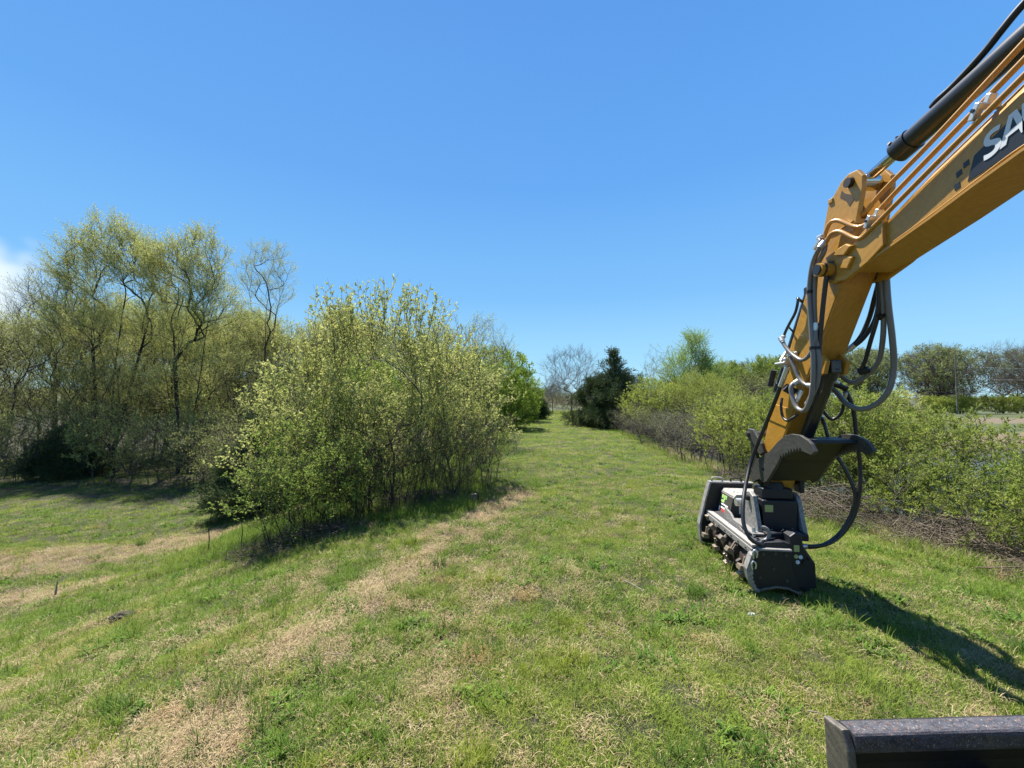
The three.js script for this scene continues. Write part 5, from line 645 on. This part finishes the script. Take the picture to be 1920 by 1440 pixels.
twig('dry_stalk', 'pale broken stalk upright in the grass of the lower slope', -8.4, -7.6, [[0, -0.02, 0], [0.01, 0.12, 0], [0.03, 0.26, 0.0]], 0.02, wood(0.6, 0.55, 0.42), 'stalk');
twig('fallen_stick', 'pale stick lying in the mown grass before the mulching head', 1.36, -4.6, [[-0.07, 0.05, -0.12], [-0.02, 0.06, -0.02], [0.03, 0.05, 0.05], [0.07, 0.045, 0.12]], 0.008, wood(0.62, 0.52, 0.38));
twig('fallen_stick', 'small pale stick in the grass near the dozer blade', 2.02, -2.75, [[-0.06, 0.05, -0.02], [0.0, 0.06, 0.01], [0.06, 0.045, 0.05]], 0.005, wood(0.6, 0.5, 0.38));
twig('fallen_stick', 'thin dry stick lying across the dead wheel track', -1.5, -3.4, [[-0.2, 0.04, 0.04], [0.0, 0.055, -0.02], [0.18, 0.045, -0.02]], 0.005, wood(0.5, 0.42, 0.3));
{ // crumpled scrap and clod
  const mk = (name, label, cat, x, z, s, mat, seed, flat) => { const g = new THREE.IcosahedronGeometry(1, 3), p = g.attributes.position, n = createNoise2D(rngOf(seed)); for (let i = 0; i < p.count; i++) { const v = V().fromBufferAttribute(p, i), k = 1 + 0.35 * n(v.x * 2 + v.z, v.y * 2) + 0.2 * n(v.x * 5, v.z * 5 + v.y); v.multiplyScalar(k); p.setXYZ(i, v.x * s, v.y * s * flat, v.z * s * 0.7); } g.computeVertexNormals(); const m = new THREE.Mesh(g, mat); m.name = name; m.position.set(x, height(x, z) + s * flat * 0.5, z); scene.add(tag(shade(m), label, cat)); };
  mk('litter_scrap', 'crumpled whitish scrap in the grass near the mulching head', 'litter', 2.33, -4.03, 0.034, P([0.34, 0.35, 0.36], 0.7), 3, 0.5);
  mk('soil_clod', 'dark clod of turned-up turf on the lower slope', 'clod', -5.15, -5.5, 0.16, wood(0.09, 0.065, 0.045), 5, 0.35);
}
{ // utility pole with wires before the far tree line
  const x = 84.5, z = -77, g = thing('utility_pole', 'slim grey utility pole standing before the far tree line', 'pole', [x, height(x, z), z]);
  const a = new THREE.Mesh(new THREE.CylinderGeometry(0.07, 0.11, 12, 12).translate(0, 6, 0), wood(0.5, 0.46, 0.4)); a.name = 'pole_shaft'; g.add(a);
  const b = new THREE.Mesh(rbox(-0.06, 0.06, 9.05, 9.3, -0.2, -0.08, 0.02), BARK.grey); b.name = 'insulator'; g.add(b);
  for (const y of [9.1, 6.9]) { const pts = []; for (let k = 0; k <= 16; k++) { const t = k / 16; pts.push(V(t * 60, y - 2.4 * t * (1 - t) , -0.15 - t * 2)); } const T = new Tubes(); T.add(pts, pts.map(() => 0.013), 4); const w = new THREE.Mesh(T.build(), P([0.45, 0.45, 0.45], 0.5)); w.name = 'power_line'; g.add(w); }
  shade(g);
}

// ---------------------------------------------------------------- grass
function tuftGeo(seed, o) {
  const R = rngOf(seed), p = [], nrm = [];
  for (let k = 0; k < o.n; k++) {
    const a = R() * 6.283, f = Math.sqrt(R()) * o.r, bx = Math.cos(a) * f, bz = Math.sin(a) * f, dir = R() * 6.283, lean = o.lean * (0.35 + R()), L = o.h * (0.5 + 0.7 * R()), w = o.w * (0.7 + 0.6 * R()) * 0.5;
    const dx = Math.cos(dir), dz = Math.sin(dir), sx = -dz * w, sz = dx * w, pts = []; let x = bx, y = o.y0 || -0.01, z = bz, t = lean * 0.3;
    for (let q = 0; q <= 3; q++) { pts.push([x, Math.max(y, o.y0 ? 0.004 : -0.01), z]); t += lean * 0.42; x += dx * Math.sin(t) * L / 3; z += dz * Math.sin(t) * L / 3; y += Math.cos(t) * L / 3; }
    const W = [1, 0.9, 0.6, 0];
    for (let q = 0; q < 3; q++) { const A = pts[q], B = pts[q + 1], wa = W[q], wb = W[q + 1]; const a0 = [A[0] - sx * wa, A[1], A[2] - sz * wa], a1 = [A[0] + sx * wa, A[1], A[2] + sz * wa], b0 = [B[0] - sx * wb, B[1], B[2] - sz * wb], b1 = [B[0] + sx * wb, B[1], B[2] + sz * wb]; p.push(...a0, ...a1, ...b0); if (wb) p.push(...a1, ...b1, ...b0); }
  }
  const g = new THREE.BufferGeometry(); g.setAttribute('position', new THREE.Float32BufferAttribute(p, 3)); g.computeVertexNormals(); return g;
}
const TUFT = {
  short: [0, 1, 2, 3].map((k) => tuftGeo(40 + k, { n: 26, r: 0.075, h: 0.062, w: 0.0034, lean: 0.85 })),
  tall: [0, 1].map((k) => tuftGeo(60 + k, { n: 16, r: 0.05, h: 0.2, w: 0.006, lean: 0.6 })),
  dead: [0, 1, 2, 3].map((k) => tuftGeo(80 + k, { n: 24, r: 0.085, h: 0.07, w: 0.0027, lean: 2.0, y0: 0.016 })),
  weed: [0, 1].map((k) => tuftGeo(90 + k, { n: 12, r: 0.03, h: 0.085, w: 0.017, lean: 1.15 })),
};
const grassMat = leafMat(1, 1, 1, 0.45), deadMat = leafMat(1, 1, 1, 0.3);
{
  const R = rngOf(2024), lists = {}; const put = (kind, x, z, s, c, tilt = 0.15) => { const v = (R() * TUFT[kind].length) | 0; (lists[kind + v] ??= { kind, v, e: [] }).e.push([x, z, s, c, tilt, R() * 6.283]); };
  const mixc = (a, b, t) => a.map((v, k) => lerp(v, b[k], t));
  const lush = [0.165, 0.265, 0.036], deep = [0.08, 0.155, 0.028], yellow = [0.285, 0.33, 0.058], tan = [0.33, 0.245, 0.14], pale = [0.50, 0.41, 0.255], rusty = [0.36, 0.22, 0.10], lime = [0.24, 0.29, 0.03];
  const bands = [[-1.3, -4, 640, 0.95], [-4, -7, 420, 1.05], [-7, -11, 210, 1.2], [-11, -17, 95, 1.5], [-17, -30, 42, 2.1], [-30, -80, 15, 3.2]];
  for (const [z1, z0, dens, k] of bands) {
    const wl = (z) => Math.max(-32, 1.5 * z - 2), wr = (z) => Math.min(crestX(z) + (z > -12 ? 7.0 : 5.2), -1.45 * z + 2);
    const xa = Math.min(wl(z0), -4), xb = Math.max(wr(z0), wr(z1)), n = Math.round((xb - xa) * (z1 - z0) * dens);
    for (let q = 0; q < n; q++) {
      const z = lerp(z0, z1, R()), x = lerp(xa, xb, R()); if (x < wl(z) || x > wr(z)) continue;
      if (z < -30 && (x < crestX(z) - 7 || x > crestX(z) + 5)) continue;
      if (z < -14 && x < -4 && R() < 0.45) continue;
      const u = x - crestX(z), s = straw(x, z), w = woodFloor(x, z), tone = 0.5 + 0.5 * noiseA(x * 0.4, z * 0.4), fine = 0.5 + 0.5 * noiseB(x * 1.9, z * 1.9);
      if (R() < w * 0.85) continue;
      const f = 0.78 + 0.44 * R();
      if (R() < 0.07 + 0.75 * s) { let c = mixc(tan, pale, R() * R()); if (fine > 0.8 && R() < 0.5) c = mixc(c, rusty, 0.6); put('dead', x, z, k * (0.8 + 0.6 * R()), c.map((v) => v * f), 0.25); if (R() > 0.8 * (1 - 0.85 * s)) continue; }
      let c = mixc(mixc(lush, yellow, clamp(tone * 0.9 + R() * 0.4 - 0.15)), deep, R() * 0.35 * fine); if (R() < 0.05) c = mixc(c, lime, 0.7);
      const edge = Math.max(smooth(2.7, 4.2, u), smooth(-9.4, -10.2, 0) , u < -2.6 && z < -7.6 && x > -7 ? 0.8 * smooth(-2.6, -3.6, u) : 0);
      if (u > 3.1 && z > -20 && R() < 0.45 * smooth(3.1, 4.0, u)) { put('tall', x, z, k * (0.5 + 0.7 * R()) / Math.sqrt(k), mixc(tan, pale, R()).map((v) => v * f), 0.5); continue; }
      const tallP = 0.025 + 0.5 * edge + (u < -3 ? 0.06 : 0) + (noiseC(x * 0.9 + 4, z * 0.9) > 0.62 ? 0.2 : 0);
      if (R() < tallP) put('tall', x, z, k * (0.55 + 0.5 * R()) * (edge > 0.3 ? 1.25 : 0.9) / Math.sqrt(k), mixc(c, deep, 0.35).map((v) => v * f), 0.2);
      else if (noiseB(x * 0.8 - 11, z * 0.8) > 0.5 && R() < 0.3) put('weed', x, z, k * (0.7 + 0.6 * R()), mixc(deep, lush, R()).map((v) => v * f * 0.95));
      else put('short', x, z, k * (0.7 + 0.6 * R()), c.map((v) => v * f));
    }
  }
  for (let k = 0; k < 150; k++) { // clumps: coarse grass, dark broad-leaved weeds, bleached bunches
    const z = -1.8 - Math.pow(R(), 1.3) * 11, x = lerp(1.35 * z, Math.min(5, -1.35 * z), R()), kind = R(), rad = 0.06 + R() * 0.16, n = 6 + R() * 16; if (woodFloor(x, z) > 0.2) continue;
    const tone = kind < 0.5 ? mixc(deep, lush, R() * 0.8) : kind < 0.7 ? mixc(lime, yellow, R()) : kind < 0.85 ? mixc(deep, lush, 0.3) : mixc(tan, rusty, R());
    for (let q = 0; q < n; q++) { const an = R() * 6.283, f = Math.sqrt(R()) * rad, f2 = 0.8 + 0.4 * R(); put(kind < 0.7 ? 'tall' : kind < 0.85 ? 'weed' : 'dead', x + Math.cos(an) * f * 1.6, z + Math.sin(an) * f, (kind < 0.7 ? 0.45 : 0.9) + 0.45 * R(), tone.map((v) => v * f2), 0.4); }
  }
  const M4 = new THREE.Matrix4(), Q = new THREE.Quaternion(), E = new THREE.Euler(), S = V();
  const names = { short: 'mown_grass', tall: 'tall_grass', dead: 'dead_grass', weed: 'weed_leaves' }, what = { short: 'short mown green grass covering the dam', tall: 'longer green grass tufts along the edges', dead: 'dry straw-coloured dead grass lying in the turf', weed: 'broad-leaved weeds among the grass' };
  const host = {};
  for (const { kind, v, e } of Object.values(lists)) {
    const g = host[kind] ??= (() => { const o = new THREE.Group(); o.name = names[kind]; scene.add(tag(o, what[kind], 'grass', null, 'stuff')); return o; })();
    const im = new THREE.InstancedMesh(TUFT[kind][v], kind === 'dead' ? deadMat : grassMat, e.length);
    e.forEach(([x, z, s, c, tilt, a], i) => { E.set((R() - 0.5) * tilt, a, (R() - 0.5) * tilt); Q.setFromEuler(E); S.setScalar(s); if (kind !== 'tall' && s > 1.6) S.y *= 0.75; M4.compose(V(x, height(x, z), z), Q, S); im.setMatrixAt(i, M4); im.setColorAt(i, lin(...c)); });
    im.name = names[kind] + '_tufts'; im.userData.kind = 'stuff'; im.castShadow = im.receiveShadow = true; g.add(im);
  }
}
renderer.render(scene, camera);
